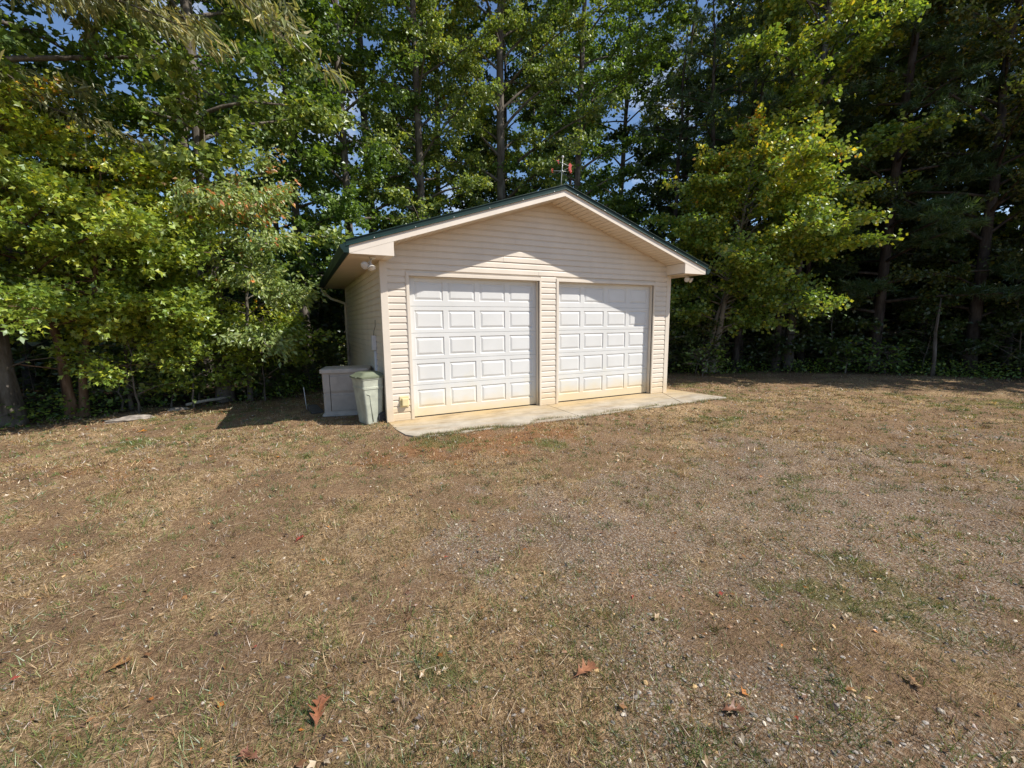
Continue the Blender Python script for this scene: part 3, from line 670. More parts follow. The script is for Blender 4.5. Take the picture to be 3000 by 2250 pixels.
def grow(name, seed, H, r0, z0, Lmax, nl, nleaf, lsz, pal, shape='round', droop=.25, up=.5, twl=.8, lean=(0, 0), bias=(0, 0), flat=.5,
         tw=14, bark='bark', kind='kite', hang=.2, dead=4, top=1.0, wid=.85, wob=.12):
    rg = np.random.default_rng(seed)
    n = 16; t = np.linspace(0, 1, n); zz = -.25 + (H + .25) * t
    wx = np.cumsum(rg.normal(0, wob, n)) * .5; wy = np.cumsum(rg.normal(0, wob, n)) * .5; wx -= wx[0]; wy -= wy[0]
    path = np.stack([lean[0] * t ** 1.3 + wx * t, lean[1] * t ** 1.3 + wy * t, zz], 1)
    rad = r0 * ((1 - t) ** .75 * .92 + .06) + r0 * .45 * np.exp(-np.maximum(zz, 0) / .28)
    TV, TF = tubes(path, rad, 10); VS = [TV]; FS = [TF]; off = len(TV)
    def at(z): return np.stack([np.interp(z, zz, path[:, k]) for k in range(3)], -1)
    A_, B_, T_ = [], [], []
    for i in range(nl + dead):
        isdead = i >= nl
        s = ((i + rg.random()) / nl) if not isdead else rg.random()
        z = z0 + (H * top - z0) * s if not isdead else rg.uniform(.8, max(z0, 1.6))
        az = i * 2.39996 + rg.normal(0, .4)
        if shape == 'round': pr = math.sin(math.pi * (.2 + .78 * s)) ** .8
        elif shape == 'cone': pr = 1.02 - .9 * s
        elif shape == 'column': pr = .75 + .35 * math.sin(math.pi * s) - .3 * s
        else: pr = 1 - .35 * s
        dx, dy = math.cos(az), math.sin(az)
        L = Lmax * pr * rg.uniform(.65, 1.2) * max(.35, 1 + bias[0] * dx + bias[1] * dy)
        if isdead: L = rg.uniform(.5, 1.6)
        el = up * rg.uniform(.5, 1.4) * (1 + .5 * s); u = np.linspace(0, 1, 6)
        bend = rg.normal(0, .25) * u ** 2; hx = np.cos(az + bend); hy = np.sin(az + bend); base = at(np.array([z]))[0]
        P = base + np.stack([hx * L * u * math.cos(el), hy * L * u * math.cos(el), L * (u * math.sin(el) - droop * u ** 2) + rg.normal(0, .03, 6) * u], 1)
        rb = float(np.interp(z, zz, rad)) * (.38 if not isdead else .15); rb = min(rb, .02 + .018 * L) if not isdead else .012
        V_, F_q = tubes(P, rb * (1 - u) ** .8 + .004, 5); VS.append(V_); FS.append(F_q + off); off += len(V_)
        if isdead: continue
        m = max(3, int(tw * (L / Lmax) ** .8 * rg.uniform(.8, 1.2))); uu = rg.uniform(.18, 1, m) ** .8
        S = np.stack([np.interp(uu, u, P[:, k]) for k in range(3)], 1)
        a2 = az + rg.choice([-1, 1], m) * rg.uniform(.15, 1.35, m); e2 = rg.normal(.05, .28, m); ln = twl * rg.uniform(.5, 1.15, m) * (1.15 - .5 * uu)
        E2 = S + np.stack([np.cos(a2) * np.cos(e2), np.sin(a2) * np.cos(e2), np.sin(e2)], 1) * ln[:, None]
        A_.append(S); B_.append(E2); T_.append(np.full(m, s))
    # leader twigs
    trunk = np_mesh(name + '_trunk', np.concatenate(VS), [np.concatenate(FS)], [M[bark]], smooth=True)
    A = np.concatenate(A_); Bq = np.concatenate(B_); Ts = np.concatenate(T_)
    SV, SF = sticks(A, Bq, np.full(len(A), .008), np.full(len(A), .003))
    lens = np.linalg.norm(Bq - A, axis=1); idx = rg.choice(len(A), nleaf, p=lens / lens.sum()); v = rg.uniform(.12, 1.08, nleaf)
    d = nrm(Bq - A)[idx]
    if kind == 'needle':
        P = A[idx] + (Bq - A)[idx] * v[:, None] + rg.normal(0, .03, (nleaf, 3))
        ax = nrm(d * .5 + rg.normal(0, .6, (nleaf, 3)) + np.array([0, 0, .15])); L = lsz * rg.uniform(.7, 1.3, nleaf)
        s_ = nrm(np.cross(ax, rg.normal(0, 1, (nleaf, 3)))); wv_ = L[:, None] * .055
        LV = np.stack([P - s_ * wv_, P + s_ * wv_, P + ax * L[:, None]], 1).reshape(-1, 3); LF = np.arange(nleaf * 3).reshape(-1, 3); k = 3
    else:
        P = A[idx] + (Bq - A)[idx] * v[:, None] + rg.normal(0, .075 * (1 + lsz * 2), (nleaf, 3)) * np.array([1, 1, .75])
        ax = nrm(d + rg.normal(0, .7, (nleaf, 3)) + np.array([0, 0, -hang])); nor = nrm(np.array([0, 0, 1.]) * flat + rg.normal(0, 1 - flat * .75, (nleaf, 3)) * .75)
        L = lsz * rg.uniform(.65, 1.25, nleaf); LV, LF, k = leaf_geo(P, ax, nor, L, L * wid, kind)
    # colour: some whole twigs and the upper outer sprays turn first
    tw_u = rg.random(len(A)); outer = np.linalg.norm((Bq - A), axis=1) * 0 + Ts
    u_ = np.clip(.48 * rg.random(nleaf) + .24 * tw_u[idx] + .28 * outer[idx], 0, .999); u_ = np.clip((u_ - .14) / .74, 0, .999)
    C_ = pick(rg, PAL[pal], nleaf, u_); C_ = np.repeat(C_, k, 0)
    crown = np_mesh(name + '_crown', np.concatenate([LV, SV]), [LF, SF + len(LV)], [M['leaf'], M[bark]], [0, 1], np.concatenate([C_, np.full((len(SV), 3), .1)]))
    return trunk, crown
def gzp(x, y): return float(gz(np.array([x]), np.array([y]))[0])
def place(name, meshes, x, y, label, cat='tree', group=None, rz=0.0, s=1.0):
    e = empty(name, (x, y, gzp(x, y)), rz); e.scale = (s, s, s)
    obj('trunk', meshes[0], e); obj('crown', meshes[1], e); tag(e, label, cat, group); return e

# ---- the front row, tree by tree
place('oak_tree', grow('t', 11, 17, .195, 4.2, 4.2, 46, 30000, 0.115, 'green_maple', 'round', .2, .5, .95, (-.3, .2), (.15, -.3), .45, 18), -5.95, 3.25,
      'thick grey trunk at the far left with patches of sunlight', group='front row trees')
g = grow('t', 12, 5.5, .085, 1.65, 3.0, 42, 32000, 0.096, 'left_maple', 'cone', .18, .22, .9, (-.5, -.35), (.1, -.28), .5, 18, 'bark_brown', 'lobed', .15, 3, wid=1.0)
mt = place('maple_tree', g, -5.2, 3.55, 'twin brown stemmed maple with low yellow green sprays', group='front row trees')
st2 = grow('t', 121, 4.6, .07, 1.4, 2.5, 26, 18000, 0.096, 'left_maple', 'cone', .16, .2, .9, (.9, -.6), (.35, -.25), .5, 16, 'bark_brown', 'lobed', .15, 2, wid=1.0)
o = obj('trunk', st2[0], mt); o.location = (.12, .05, 0); o = obj('crown', st2[1], mt); o.location = (.12, .05, 0)
place('sapling', grow('t', 13, 5.0, .035, 1.4, 1.7, 18, 6500, 0.11, 'left_maple', 'round', .2, .4, .7, (.2, -.2), (.2, -.2), .75, 10, 'bark', 'lobed', .15, 2, wid=1.0), -4.45, 3.98,
      'thin grey sapling right of the twin stemmed maple', group='front row trees')
place('tulip_tree', grow('t', 14, 19, .155, 3.0, 2.9, 52, 27000, 0.118, 'tulip', 'column', .2, .45, .8, (.15, .6), (.1, -.2), .35, 15, 'bark', 'kite', .35, 8, wob=.05), -2.85, 4.2,
      'tall straight grey trunk rising left of the storage box', group='front row trees')
place('sourwood_tree', grow('t', 15, 4.6, .05, 1.0, 1.9, 24, 13000, 0.11, 'red_tint', 'round', .35, .45, .75, (.35, -.5), (.2, -.3), .3, 15, 'bark', 'kite', .9, 3, wid=.5), -2.35, 3.95,
      'small tree with drooping red tinged leaves near the garage eave', group='front row trees')
place('sourwood_tree', grow('t', 16, 10.0, .10, 5.0, 3.0, 26, 12000, .20, 'droop', 'round', .55, .4, 1.0, (2.3, .2), (.45, -.2), .25, 16, 'bark', 'blade', 1.3, 3, wid=.26), -6.75, 2.35,
      'leaning tree with long pale drooping leaves at the top left corner', group='front row trees')
place('tulip_tree', grow('t', 17, 21, .17, 4.2, 3.2, 56, 38000, 0.106, 'tulip', 'column', .15, .5, .85, (.05, -.1), (.15, -.4), .3, 16, 'bark', 'kite', .4, 5, wob=.05), 2.95, 8.2,
      'slender trunk with blotched orange leaves behind the left roof slope', group='trees behind the garage')
place('tulip_tree', grow('t', 18, 22, .21, 5.5, 3.6, 56, 40000, 0.106, 'tulip', 'column', .15, .5, .9, (-.05, .0), (.15, -.4), .3, 16, 'bark', 'kite', .4, 6, wob=.05), 5.95, 8.0,
      'stout straight grey trunk rising left of the weathervane', group='trees behind the garage')
place('maple_tree', grow('t', 19, 20, .17, 3.2, 3.2, 56, 40000, 0.1, 'green_maple', 'column', .2, .5, .85, (.2, -.4), (0, -.3), .55, 16, 'bark', 'kite', .25, 5, wid=.95), 8.7, 7.2,
      'dense green maple directly behind the ridge and weathervane', group='trees behind the garage')
place('maple_tree', grow('t', 20, 18, .15, 2.6, 2.7, 54, 36000, 0.1, 'green_maple', 'column', .2, .45, .8, (0, -.3), (0, -.25), .5, 16, 'bark', 'kite', .25, 5, wid=.95), .35, 7.6,
      'green tree behind the left end of the roof', group='trees behind the garage')
g = grow('t', 21, 7.0, .095, 1.2, 3.0, 60, 44000, 0.096, 'yellow_maple', 'round', .2, .42, .8, (0.1, -1.4), (.05, -.22), .5, 18, 'bark_pale', 'kite', .2, 4, wid=1.0)
mt = place('maple_tree', g, 10.9, 2.35, 'full yellow green maple on pale twin trunks right of the garage', group='trees right of the garage')
st2 = grow('t', 211, 5.8, .075, 1.7, 2.6, 32, 21000, 0.096, 'yellow_maple', 'round', .2, .35, .8, (1.0, -1.5), (.1, -.25), .5, 16, 'bark_pale', 'kite', .2, 3, wid=1.0)
o = obj('trunk', st2[0], mt); o.location = (-.22, .16, 0); o = obj('crown', st2[1], mt); o.location = (-.22, .16, 0)
place('maple_tree', grow('t', 22, 17.5, .15, 4.0, 3.1, 54, 32000, 0.115, 'yellow_maple', 'column', .2, .5, .85, (0, -.5), (-.1, -.3), .6, 16, 'bark', 'kite', .2, 5, wid=.95), 13.9, 1.7,
      'tall golden topped maple standing behind the full yellow maple', group='trees right of the garage')
place('pine_tree', grow('t', 23, 17, .17, 1.6, 3.4, 64, 90000, .17, 'pine', 'cone', .1, .2, .7, (-.1, -.2), (-.1, -.25), .5, 18, 'bark_dark', 'needle', 0, 8), 15.8, 0.05,
      'soft feathery white pine right of the yellow maple', group='trees right of the garage')
place('oak_tree', grow('t', 24, 14.0, .17, 1.5, 3.4, 50, 28000, 0.11, 'oak_gold', 'round', .2, .5, .9, (-.6, .0), (-.25, 0), .45, 15, 'bark_dark', 'kite', .25, 6, wid=.7), 17.6, -1.7,
      'shaded oak with gold tinged leaves at the right', group='trees right of the garage')
place('oak_tree', grow('t', 25, 13.5, .19, 1.2, 3.5, 50, 26000, 0.11, 'oak_gold', 'round', .25, .45, .9, (-.4, .3), (-.2, .1), .45, 15, 'bark_dark', 'kite', .25, 6, wid=.7), 18.3, -4.6,
      'dark oak filling the right edge of the frame', group='trees right of the garage')
place('maple_tree', grow('t', 26, 12.5, .12, 1.0, 2.9, 42, 22000, 0.11, 'dark', 'round', .25, .4, .85, (-.2, .0), (-.15, 0), .5, 14, 'bark_dark', 'kite', .25, 8, wid=.9), 18.2, 1.2,
      'dark green maple in the shade between the pine and the oaks', group='trees right of the garage')
# dead snag
mb = MB(); mb.tube([(0, 0, -.2), (.02, .02, .6), (-.03, .05, 1.3), (.03, .05, 1.9), (.10, .06, 2.3)], [.06, .048, .04, .032, .014], 9)
mb.tube([(-.02, .05, 1.2), (-.1, .0, 1.5), (-.12, -.02, 1.75)], [.025, .018, .008], 6)
sg = mb.build('dead_snag', M['bark']); sg.location = (15.6, -1.55, gzp(15.6, -1.55)); tag(sg, 'pale broken dead trunk at the edge of the right hand woods', 'snag')

# ---- the wood behind: five kinds shared by many trees
BGK = [grow('b%d' % i, 50 + i, H, r, z0, L, nl, nlf, ls, pal, shp, .2, .45, 1.1, (rx, .2), (0, 0), .45, 12, bk, 'kite', .3, 12, wid=.9)
       for i, (H, r, z0, L, nl, nlf, ls, pal, shp, rx, bk) in enumerate([
           (19, .16, 3.0, 3.4, 50, 17000, .15, 'green_maple', 'column', .3, 'bark'), (17, .14, 2.5, 3.2, 46, 17000, .15, 'dark', 'column', -.3, 'bark_dark'),
           (20, .18, 4.0, 3.7, 50, 17000, .15, 'tulip', 'column', .2, 'bark'), (15, .12, 2.0, 3.2, 44, 17000, .14, 'yellow_maple', 'round', .0, 'bark'),
           (18, .17, 2.6, 3.1, 50, 17000, .15, 'dark', 'cone', .0, 'bark_dark')])]
rgb = np.random.default_rng(5)
spots = [np.array(p) for p in ((-1.0, 8.3), (1.7, 10.6), (4.4, 11.2), (-3.6, 7.4), (7.4, 10.8), (12.7, 9.4))]
cand = np.stack([rgb.uniform(-22, 34, 9000), rgb.uniform(-16, 26, 9000)], 1); fd = forest_d(cand[:, 0], cand[:, 1])
cand = cand[(fd > 1.8) & (fd < np.where(cand[:, 0] > 9, 13, 7.5))]
keep = [(-5.95, 3.25), (-5.2, 3.55), (-2.85, 4.2), (2.95, 8.2), (5.95, 8.0), (8.7, 7.2), (.35, 7.6), (10.9, 2.35), (13.9, 1.7), (15.8, .05), (17.6, -1.7), (18.3, -4.6), (12.6, 3.6), (18.2, 1.2), (-7.1, 2.6), (-1.0, 8.3), (1.7, 10.6), (4.4, 11.2), (-3.6, 7.4), (7.4, 10.8), (12.7, 9.4)]
# the sight wedge of the camera with a margin, and nothing that would shade the clearing from the sun side
for c in cand:
    az = math.degrees(math.atan2(c[0] - CAM[0], c[1] - CAM[1])) - math.degrees(YAW)
    if not -66 < az < 66: continue
    if az < 21 and rgb.random() < .962: continue
    if c[0] > 14 and c[1] < -2.5 and c[0] * .64 - c[1] * .77 > 15.5 and c[1] < -7.5: continue
    if all((c[0] - k[0]) ** 2 + (c[1] - k[1]) ** 2 > 2.3 ** 2 for k in keep):
        keep.append((c[0], c[1])); spots.append(c)
    if len(spots) >= 41: break
LB = [('far left behind the thick grey trunk', -90), ('left behind the twin brown maple', -22), ('left behind the tall straight trunk', -13), ('left above the storage box', -5), ('behind the left roof slope', 12),
      ('behind the weathervane and ridge', 26), ('behind the right roof slope', 36), ('right behind the full yellow maple', 46), ('right behind the feathery white pine', 58), ('at the far right behind the oaks', 66)]
KN = ['green leafed tree', 'dark leafed tree', 'orange blotched tree', 'yellow leafed tree', 'dark conical tree']
ORD = ['first', 'second', 'third', 'fourth', 'fifth', 'sixth', 'seventh', 'eighth', 'ninth', 'tenth']
def azim(c): return math.degrees(math.atan2(c[0] - CAM[0], c[1] - CAM[1]))
rows = []
for i, c in enumerate(spots):
    az = azim(c); k = 0 if az < 7 else (1 if az < 47 else 2)
    kd = [0, 2, 3, 0, 1][i % 5] if k < 2 else [1, 4, 1, 4, 3][i % 5]
    rows.append((kd, [t for t, a0 in LB if az >= a0][-1], az, c))
for kd, wh, az, c in rows:
    same = sorted(r[2] for r in rows if r[0] == kd and r[1] == wh)
    lb = KN[kd] + ' deep in the wood ' + wh
    if len(same) > 1: lb = ORD[same.index(az)] + ' ' + lb.replace(' deep in the wood', ' from the left,')
    place('forest_tree', BGK[kd], c[0], c[1], lb, group='trees deep in the wood', rz=rgb.uniform(0, 6.28), s=rgb.uniform(.85, 1.15))

# ---- shrubs and saplings along the edge
SHK = [grow('s%d' % i, 80 + i, H, .018, .25, L, 13, nlf, ls, pal, 'round', .2, .55, .5, (.1, -.1), (0, 0), .6, 9, 'bark', kd, .2, 0, wid=wd)
       for i, (H, L, nlf, ls, pal, kd, wd) in enumerate([(1.9, .8, 900, .13, 'green_maple', 'lobed', .95), (1.3, .7, 650, .12, 'red_tint', 'kite', .6), (1.6, .85, 800, .12, 'dark', 'kite', .8), (.9, .5, 380, .11, 'green_maple', 'kite', .7), (2.0, 1.25, 2400, .10, 'left_maple', 'lobed', .95), (2.6, 1.2, 2200, .11, 'dark', 'kite', .85)])]
SH = [(-4.15, 3.35, 4, 'sunlit yellow green bush hanging over the pale flat rock'), (-3.35, 3.55, 4, 'sunlit low bush between the pale rock and the tall trunk'), (-2.05, 3.75, 4, 'sunlit bush leaning towards the corner of the shade'),
      (14.7, .75, 5, 'tall dark bush left of the dead snag'), (16.3, -1.0, 5, 'tall dark bush right of the dead snag'), (13.4, 1.3, 5, 'dark bush under the right edge of the yellow maple'), (17.3, -2.9, 5, 'dark bush at the right edge of the picture'),
      (-4.55, 3.9, 3, 'leafy green shrub between the twin maple and the pale rock'), (-3.75, 3.7, 1, 'shrub with oval tinted leaves behind the pale rock'), (-3.35, 4.15, 0, 'green shrub crowding the foot of the tall straight trunk'),
      (-1.75, 4.6, 2, 'dark shrub in the garage shadow behind the storage box'), (-1.1, 5.2, 2, 'dark shrub beside the back corner of the garage'), (10.15, 2.35, 2, 'dark shrub left of the pale twin trunks'), (9.3, 2.7, 2, 'dark shrub just right of the garage corner'),
      (9.75, 1.75, 3, 'low bright leafed plant at the foot of the pale twin trunks'), (14.3, .15, 3, 'low pale leafed plant left of the dead snag'), (15.1, -.6, 3, 'small leafy plant touching the dead snag'), 
      (-6.6, 2.6, 0, 'green shrub left of the thick grey trunk'), (-2.1, 4.35, 3, 'small plant beside the drooping red tinged tree')]
for i, (x, y, k, lb) in enumerate(SH): place('shrub', SHK[k], x, y, lb, 'shrub', 'shrubs along the wood edge', rz=i * 1.7, s=1.0 + .12 * math.sin(i * 3.1))
# dark pole trunks of the pine stand under the maple
PK = [grow('p%d' % i, 90 + i, 13, .13, 7.5, 2.3, 20, 9000, .15, 'pine', 'cone', .1, .2, .7, (.2 * i - .2, .1), (0, 0), .5, 10, 'bark_dark', 'needle', 0, 16) for i in range(2)]
PP = sorted([(11.7, 3.2), (12.25, 2.5), (13.0, 2.9), (13.3, 1.75), (11.3, 4.6), (15.0, 1.9), (14.3, 4.4)], key=azim)
for i, (x, y) in enumerate(PP):
    place('pine_tree', PK[i % 2], x, y, ORD[i] + ' dark bare pine trunk from the garage, in the gloom under the yellow maple', group='pine poles under the yellow maple', rz=i * 1.1, s=.9 + .05 * (i % 3))

# ---- undergrowth and the far wood, too many leaves to count
def scatter_leaves(name, n, seed, region, lsz, pal, zmax, dmin, dmax, label, cat, zpow=1.0, flat=.6, clump=0.0):
    rg = np.random.default_rng(seed); X, Y, K = [], [], []; got = 0
    while got < n:
        x = rg.uniform(*region[0], n * 3); y = rg.uniform(*region[1], n * 3); d = forest_d(x, y)
        cl = fbm(x * .55, y * .55, seed, 3); az = np.degrees(np.arctan2(x - CAM[0], y - CAM[1])) - math.degrees(YAW)
        ok = (d > dmin) & (d < dmax) & (np.abs(az) < 64) & (rg.random(n * 3) < clump + (1 - clump) * sstep(.35, .7, cl)); X.append(x[ok]); Y.append(y[ok]); K.append(cl[ok]); got += ok.sum()
    x, y, cl = np.concatenate(X)[:n], np.concatenate(Y)[:n], np.concatenate(K)[:n]; m = len(x)
    z = gz(x, y) + rg.random(m) ** zpow * zmax * (.35 + cl)
    P = np.stack([x, y, z], 1); ax = nrm(np.concatenate([rg.normal(0, 1, (m, 2)), rg.normal(-.2, .3, (m, 1))], 1)); nor = nrm(np.array([0, 0, 1.]) * flat + rg.normal(0, .5, (m, 3)))
    L = lsz * rg.uniform(.6, 1.3, m); V_, F_q, k = leaf_geo(P, ax, nor, L, L * .8, 'kite'); C_ = np.repeat(pick(rg, PAL[pal], m), k, 0)
    return tag(obj(name, np_mesh(name, V_, [F_q], [M['leaf']], cols=C_)), label, cat, kind='stuff')
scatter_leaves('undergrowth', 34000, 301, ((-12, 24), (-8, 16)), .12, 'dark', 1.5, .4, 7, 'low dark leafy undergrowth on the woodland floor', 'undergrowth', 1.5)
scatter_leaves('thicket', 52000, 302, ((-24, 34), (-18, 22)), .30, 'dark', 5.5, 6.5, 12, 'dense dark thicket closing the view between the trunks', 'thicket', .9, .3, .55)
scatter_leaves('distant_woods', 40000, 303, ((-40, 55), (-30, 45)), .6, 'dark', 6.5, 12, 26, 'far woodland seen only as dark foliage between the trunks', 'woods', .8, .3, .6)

scatter_leaves('edge_weeds', 9000, 304, ((-9, 19), (-6, 7)), .07, 'green_maple', .45, -.25, 1.2, 'ankle high weeds where the lawn meets the wood', 'weeds', 1.6, .6, .1)
def brush(n, seed):
    rg = np.random.default_rng(seed); x = rg.uniform(-9, 20, n * 12); y = rg.uniform(-7, 10, n * 12); d = forest_d(x, y); ok = (d > .0) & (d < 3.2); x, y = x[ok][:n], y[ok][:n]; m = len(x)
    L = rg.uniform(.25, 1.5, m); az = rg.uniform(0, 6.28, m); el = rg.normal(.35, .5, m); A = np.stack([x, y, gz(x, y) + rg.random(m) ** 2 * 1.6], 1)
    Bq = A + np.stack([np.cos(az) * np.cos(el), np.sin(az) * np.cos(el), np.sin(el)], 1) * L[:, None]; Bq[:, 2] = np.maximum(Bq[:, 2], A[:, 2] * 0 + .0)
    V_, F_q = sticks(A, Bq, rg.uniform(.003, .007, m), np.full(m, .0015)); C_ = np.repeat(pick(rg, [((.30, .25, .20), 3), ((.20, .16, .12), 3), ((.42, .37, .30), 1)], m), 6, 0)
    return tag(obj('dead_brush', np_mesh('dead_brush', V_, [F_q], [M['bark']], cols=C_)), 'tangle of bare dead twigs along the wood edge', 'brush', kind='stuff')
brush(1500, 305)

# ================================================================ THE LAWN
def polar(rg, n, r0, r1, p=1.0):
    """points in the clearing round the photographer, thinning out with distance"""
    u = rg.random(n); k = 2 - p
    r = (r0 ** k + u * (r1 ** k - r0 ** k)) ** (1 / k); a = YAW + np.radians(rg.uniform(-62, 62, n))
    return CAM[0] + r * np.sin(a), CAM[1] + r * np.cos(a), r
def on_lawn(x, y):
    slab_ = (x > .02) & (x < 6.95) & (y > -1.2) & (y < .3); house = (x > -.05) & (x < 6.45) & (y > -.03) & (y < 5.6)
    return ~slab_ & ~house & (forest_d(x, y) < .6)
def blades(name, n, seed, r0, r1, p, green, Lr, Wr, label, cat, pal, tilt):
    rg = np.random.default_rng(seed); x, y, r = polar(rg, n, r0, r1, p); gr, ge, ru, st, wd = masks(x, y)
    clump = fbm(x * 5.5, y * 5.5, seed + 3, 3)
    pr = (np.clip(ge * 1.1 + .24 + .14 * sstep(3.2, 1.2, r), 0, 1) * sstep(.42, .64, clump)) if green else (1 - .72 * gr) * (.35 + .65 * st) * (.5 + .5 * sstep(.3, .6, clump)) * (1 - .4 * ge)
    ok = on_lawn(x, y) & (rg.random(n) < pr); x, y, r, ru, ge = x[ok], y[ok], r[ok], ru[ok], ge[ok]; m = len(x)
    L = rg.uniform(*Lr, m) * (.7 + .6 * clump[ok]); Wd = rg.uniform(*Wr, m) * np.clip(r / 3.2, 1, 3.4)
    az = rg.uniform(0, 6.28, m); ti = np.clip(rg.normal(tilt, .33, m), .1, 1.5); d = np.stack([np.cos(az) * np.sin(ti), np.sin(az) * np.sin(ti), np.cos(ti)], 1)
    P = np.stack([x, y, gz(x, y) - .003], 1); s = nrm(np.cross(d, rg.normal(0, 1, (m, 3)) + np.array([0, 0, .01]))); dn = np.array([0, 0, -1.])
    mid = P + d * (L * .55)[:, None]; tip = P + d * L[:, None] + dn * (L * .28 * np.sin(ti))[:, None]; tip[:, 2] = np.maximum(tip[:, 2], P[:, 2] + .004)
    w = Wd[:, None]; V_ = np.stack([P - s * w * .6, P + s * w * .6, tip], 1).reshape(-1, 3); F3 = np.arange(m * 3).reshape(-1, 3)
    C_ = pick(rg, pal, m) * rg.uniform(.6, 1.3, m)[:, None]
    if not green: C_ = C_ * (1 - ru[:, None]) + ru[:, None] * C_ * np.array([1.0, .66, .5])
    C_ = np.repeat(C_, 3, 0)
    return tag(obj(name, np_mesh(name, V_, [F3], [M['blade']], cols=C_)), label, cat, kind='stuff')
DRY = [((0.509, 0.358, 0.187), 4), ((0.375, 0.236, 0.121), 4), ((0.230, 0.132, 0.071), 4), ((0.679, 0.507, 0.295), 1.3), ((0.290, 0.243, 0.087), 3), ((.40, .31, .235), 3), ((.12, .075, .05), 2.5)]
GRN = [((0.127, 0.178, 0.046), 4), ((0.184, 0.230, 0.063), 4), ((0.276, 0.287, 0.103), 2.5), ((0.092, 0.149, 0.052), 2)]
blades('dry_grass', 620000, 401, .9, 8.0, 1.2, False, (.018, .055), (.0015, .0030), 'short dead straw coloured grass over the yard', 'grass', DRY, 1.05)
blades('dry_grass', 150000, 402, 7.0, 19.0, 1.2, False, (.025, .07), (.0025, .0045), 'short dead grass on the farther yard towards the trees', 'grass', DRY, .95)
blades('green_grass', 420000, 403, .9, 19.0, 1.3, True, (.02, .065), (.0018, .0036), 'scattered green grass tufts in the yard', 'grass', GRN, .75)
def tufts(name, n, seed, per, green, label):
    rg = np.random.default_rng(seed); x, y, r = polar(rg, n, .9, 13.0, 1.15); gr, ge, ru, st, wd = masks(x, y)
    pr = (.22 + .9 * ge + .3 * sstep(3.4, 1.6, r)) if green else (.30 + .6 * st) * (1 - .6 * gr)
    ok = on_lawn(x, y) & (rg.random(n) < pr); x, y, r = x[ok], y[ok], r[ok]; m = len(x); R_t = rg.uniform(.012, .05, m) * np.where(rg.random(m) < .12, 1.9, 1); idx = np.repeat(np.arange(m), per); k = len(idx)
    ox, oy = rg.normal(0, 1, k) * R_t[idx], rg.normal(0, 1, k) * R_t[idx]; px, py = x[idx] + ox, y[idx] + oy
    L = rg.uniform(.02, .06, k) * (.7 + R_t[idx] * 14); d = nrm(np.stack([ox * 14 + rg.normal(0, .45, k), oy * 14 + rg.normal(0, .45, k), rg.uniform(.45, 1.2, k)], 1))
    P = np.stack([px, py, gz(px, py) - .004], 1); sd = nrm(np.cross(d, rg.normal(0, 1, (k, 3)))) * (rg.uniform(.0013, .0024, k) * np.clip(r[idx] / 3.0, 1, 2.6))[:, None]
    V_ = np.stack([P - sd, P + sd, P + d * L[:, None]], 1).reshape(-1, 3); base = pick(rg, GRN if green else DRY, m)[idx] * rg.uniform(.7, 1.25, k)[:, None]
    return tag(obj(name, np_mesh(name, V_, [np.arange(k * 3).reshape(-1, 3)], [M['blade']], cols=np.repeat(base, 3, 0))), label, 'grass', kind='stuff')
tufts('grass_tuft', 9000, 411, 22, True, 'small green tufts standing out of the dead turf')
tufts('straw_tuft', 8000, 412, 22, False, 'matted clumps of dead straw in the yard')
# unmown tufts where the lawn laps over the edge of the slab
def edge_tufts(seed, n):
    rg = np.random.default_rng(seed); x = rg.uniform(.05, 7.0, n); x = np.where(rg.random(n) < .45, rg.uniform(.1, 1.7, n), x); nz = fbm(x * 1.6, x * 0 + 3.3, 5, 4)
    y = -1.27 + (nz - .45) * .5 + np.abs(rg.normal(0, .05, n)) * -1 + .06; y = np.minimum(y, -1.13); keep_ = rg.random(n) < .25 + nz; x, y = x[keep_], y[keep_]; m = len(x)
    L = rg.uniform(.03, .10, m); az = rg.uniform(0, 6.28, m); ti = rg.uniform(.2, 1.1, m); d = np.stack([np.cos(az) * np.sin(ti), np.sin(az) * np.sin(ti), np.cos(ti)], 1)
    P = np.stack([x, y, np.full(m, -.03)], 1); s = nrm(np.cross(d, rg.normal(0, 1, (m, 3)))) * .004
    V_ = np.stack([P - s, P + s, P + d * L[:, None]], 1).reshape(-1, 3); C_ = np.where((rg.random(m) < .45)[:, None], pick(rg, GRN, m), pick(rg, DRY, m))
    return tag(obj('edge_grass', np_mesh('edge_grass', V_, [np.arange(m * 3).reshape(-1, 3)], [M['blade']], cols=np.repeat(C_, 3, 0))), 'ragged grass lapping over the front edge of the concrete', 'grass', kind='stuff')
edge_tufts(7, 9000)

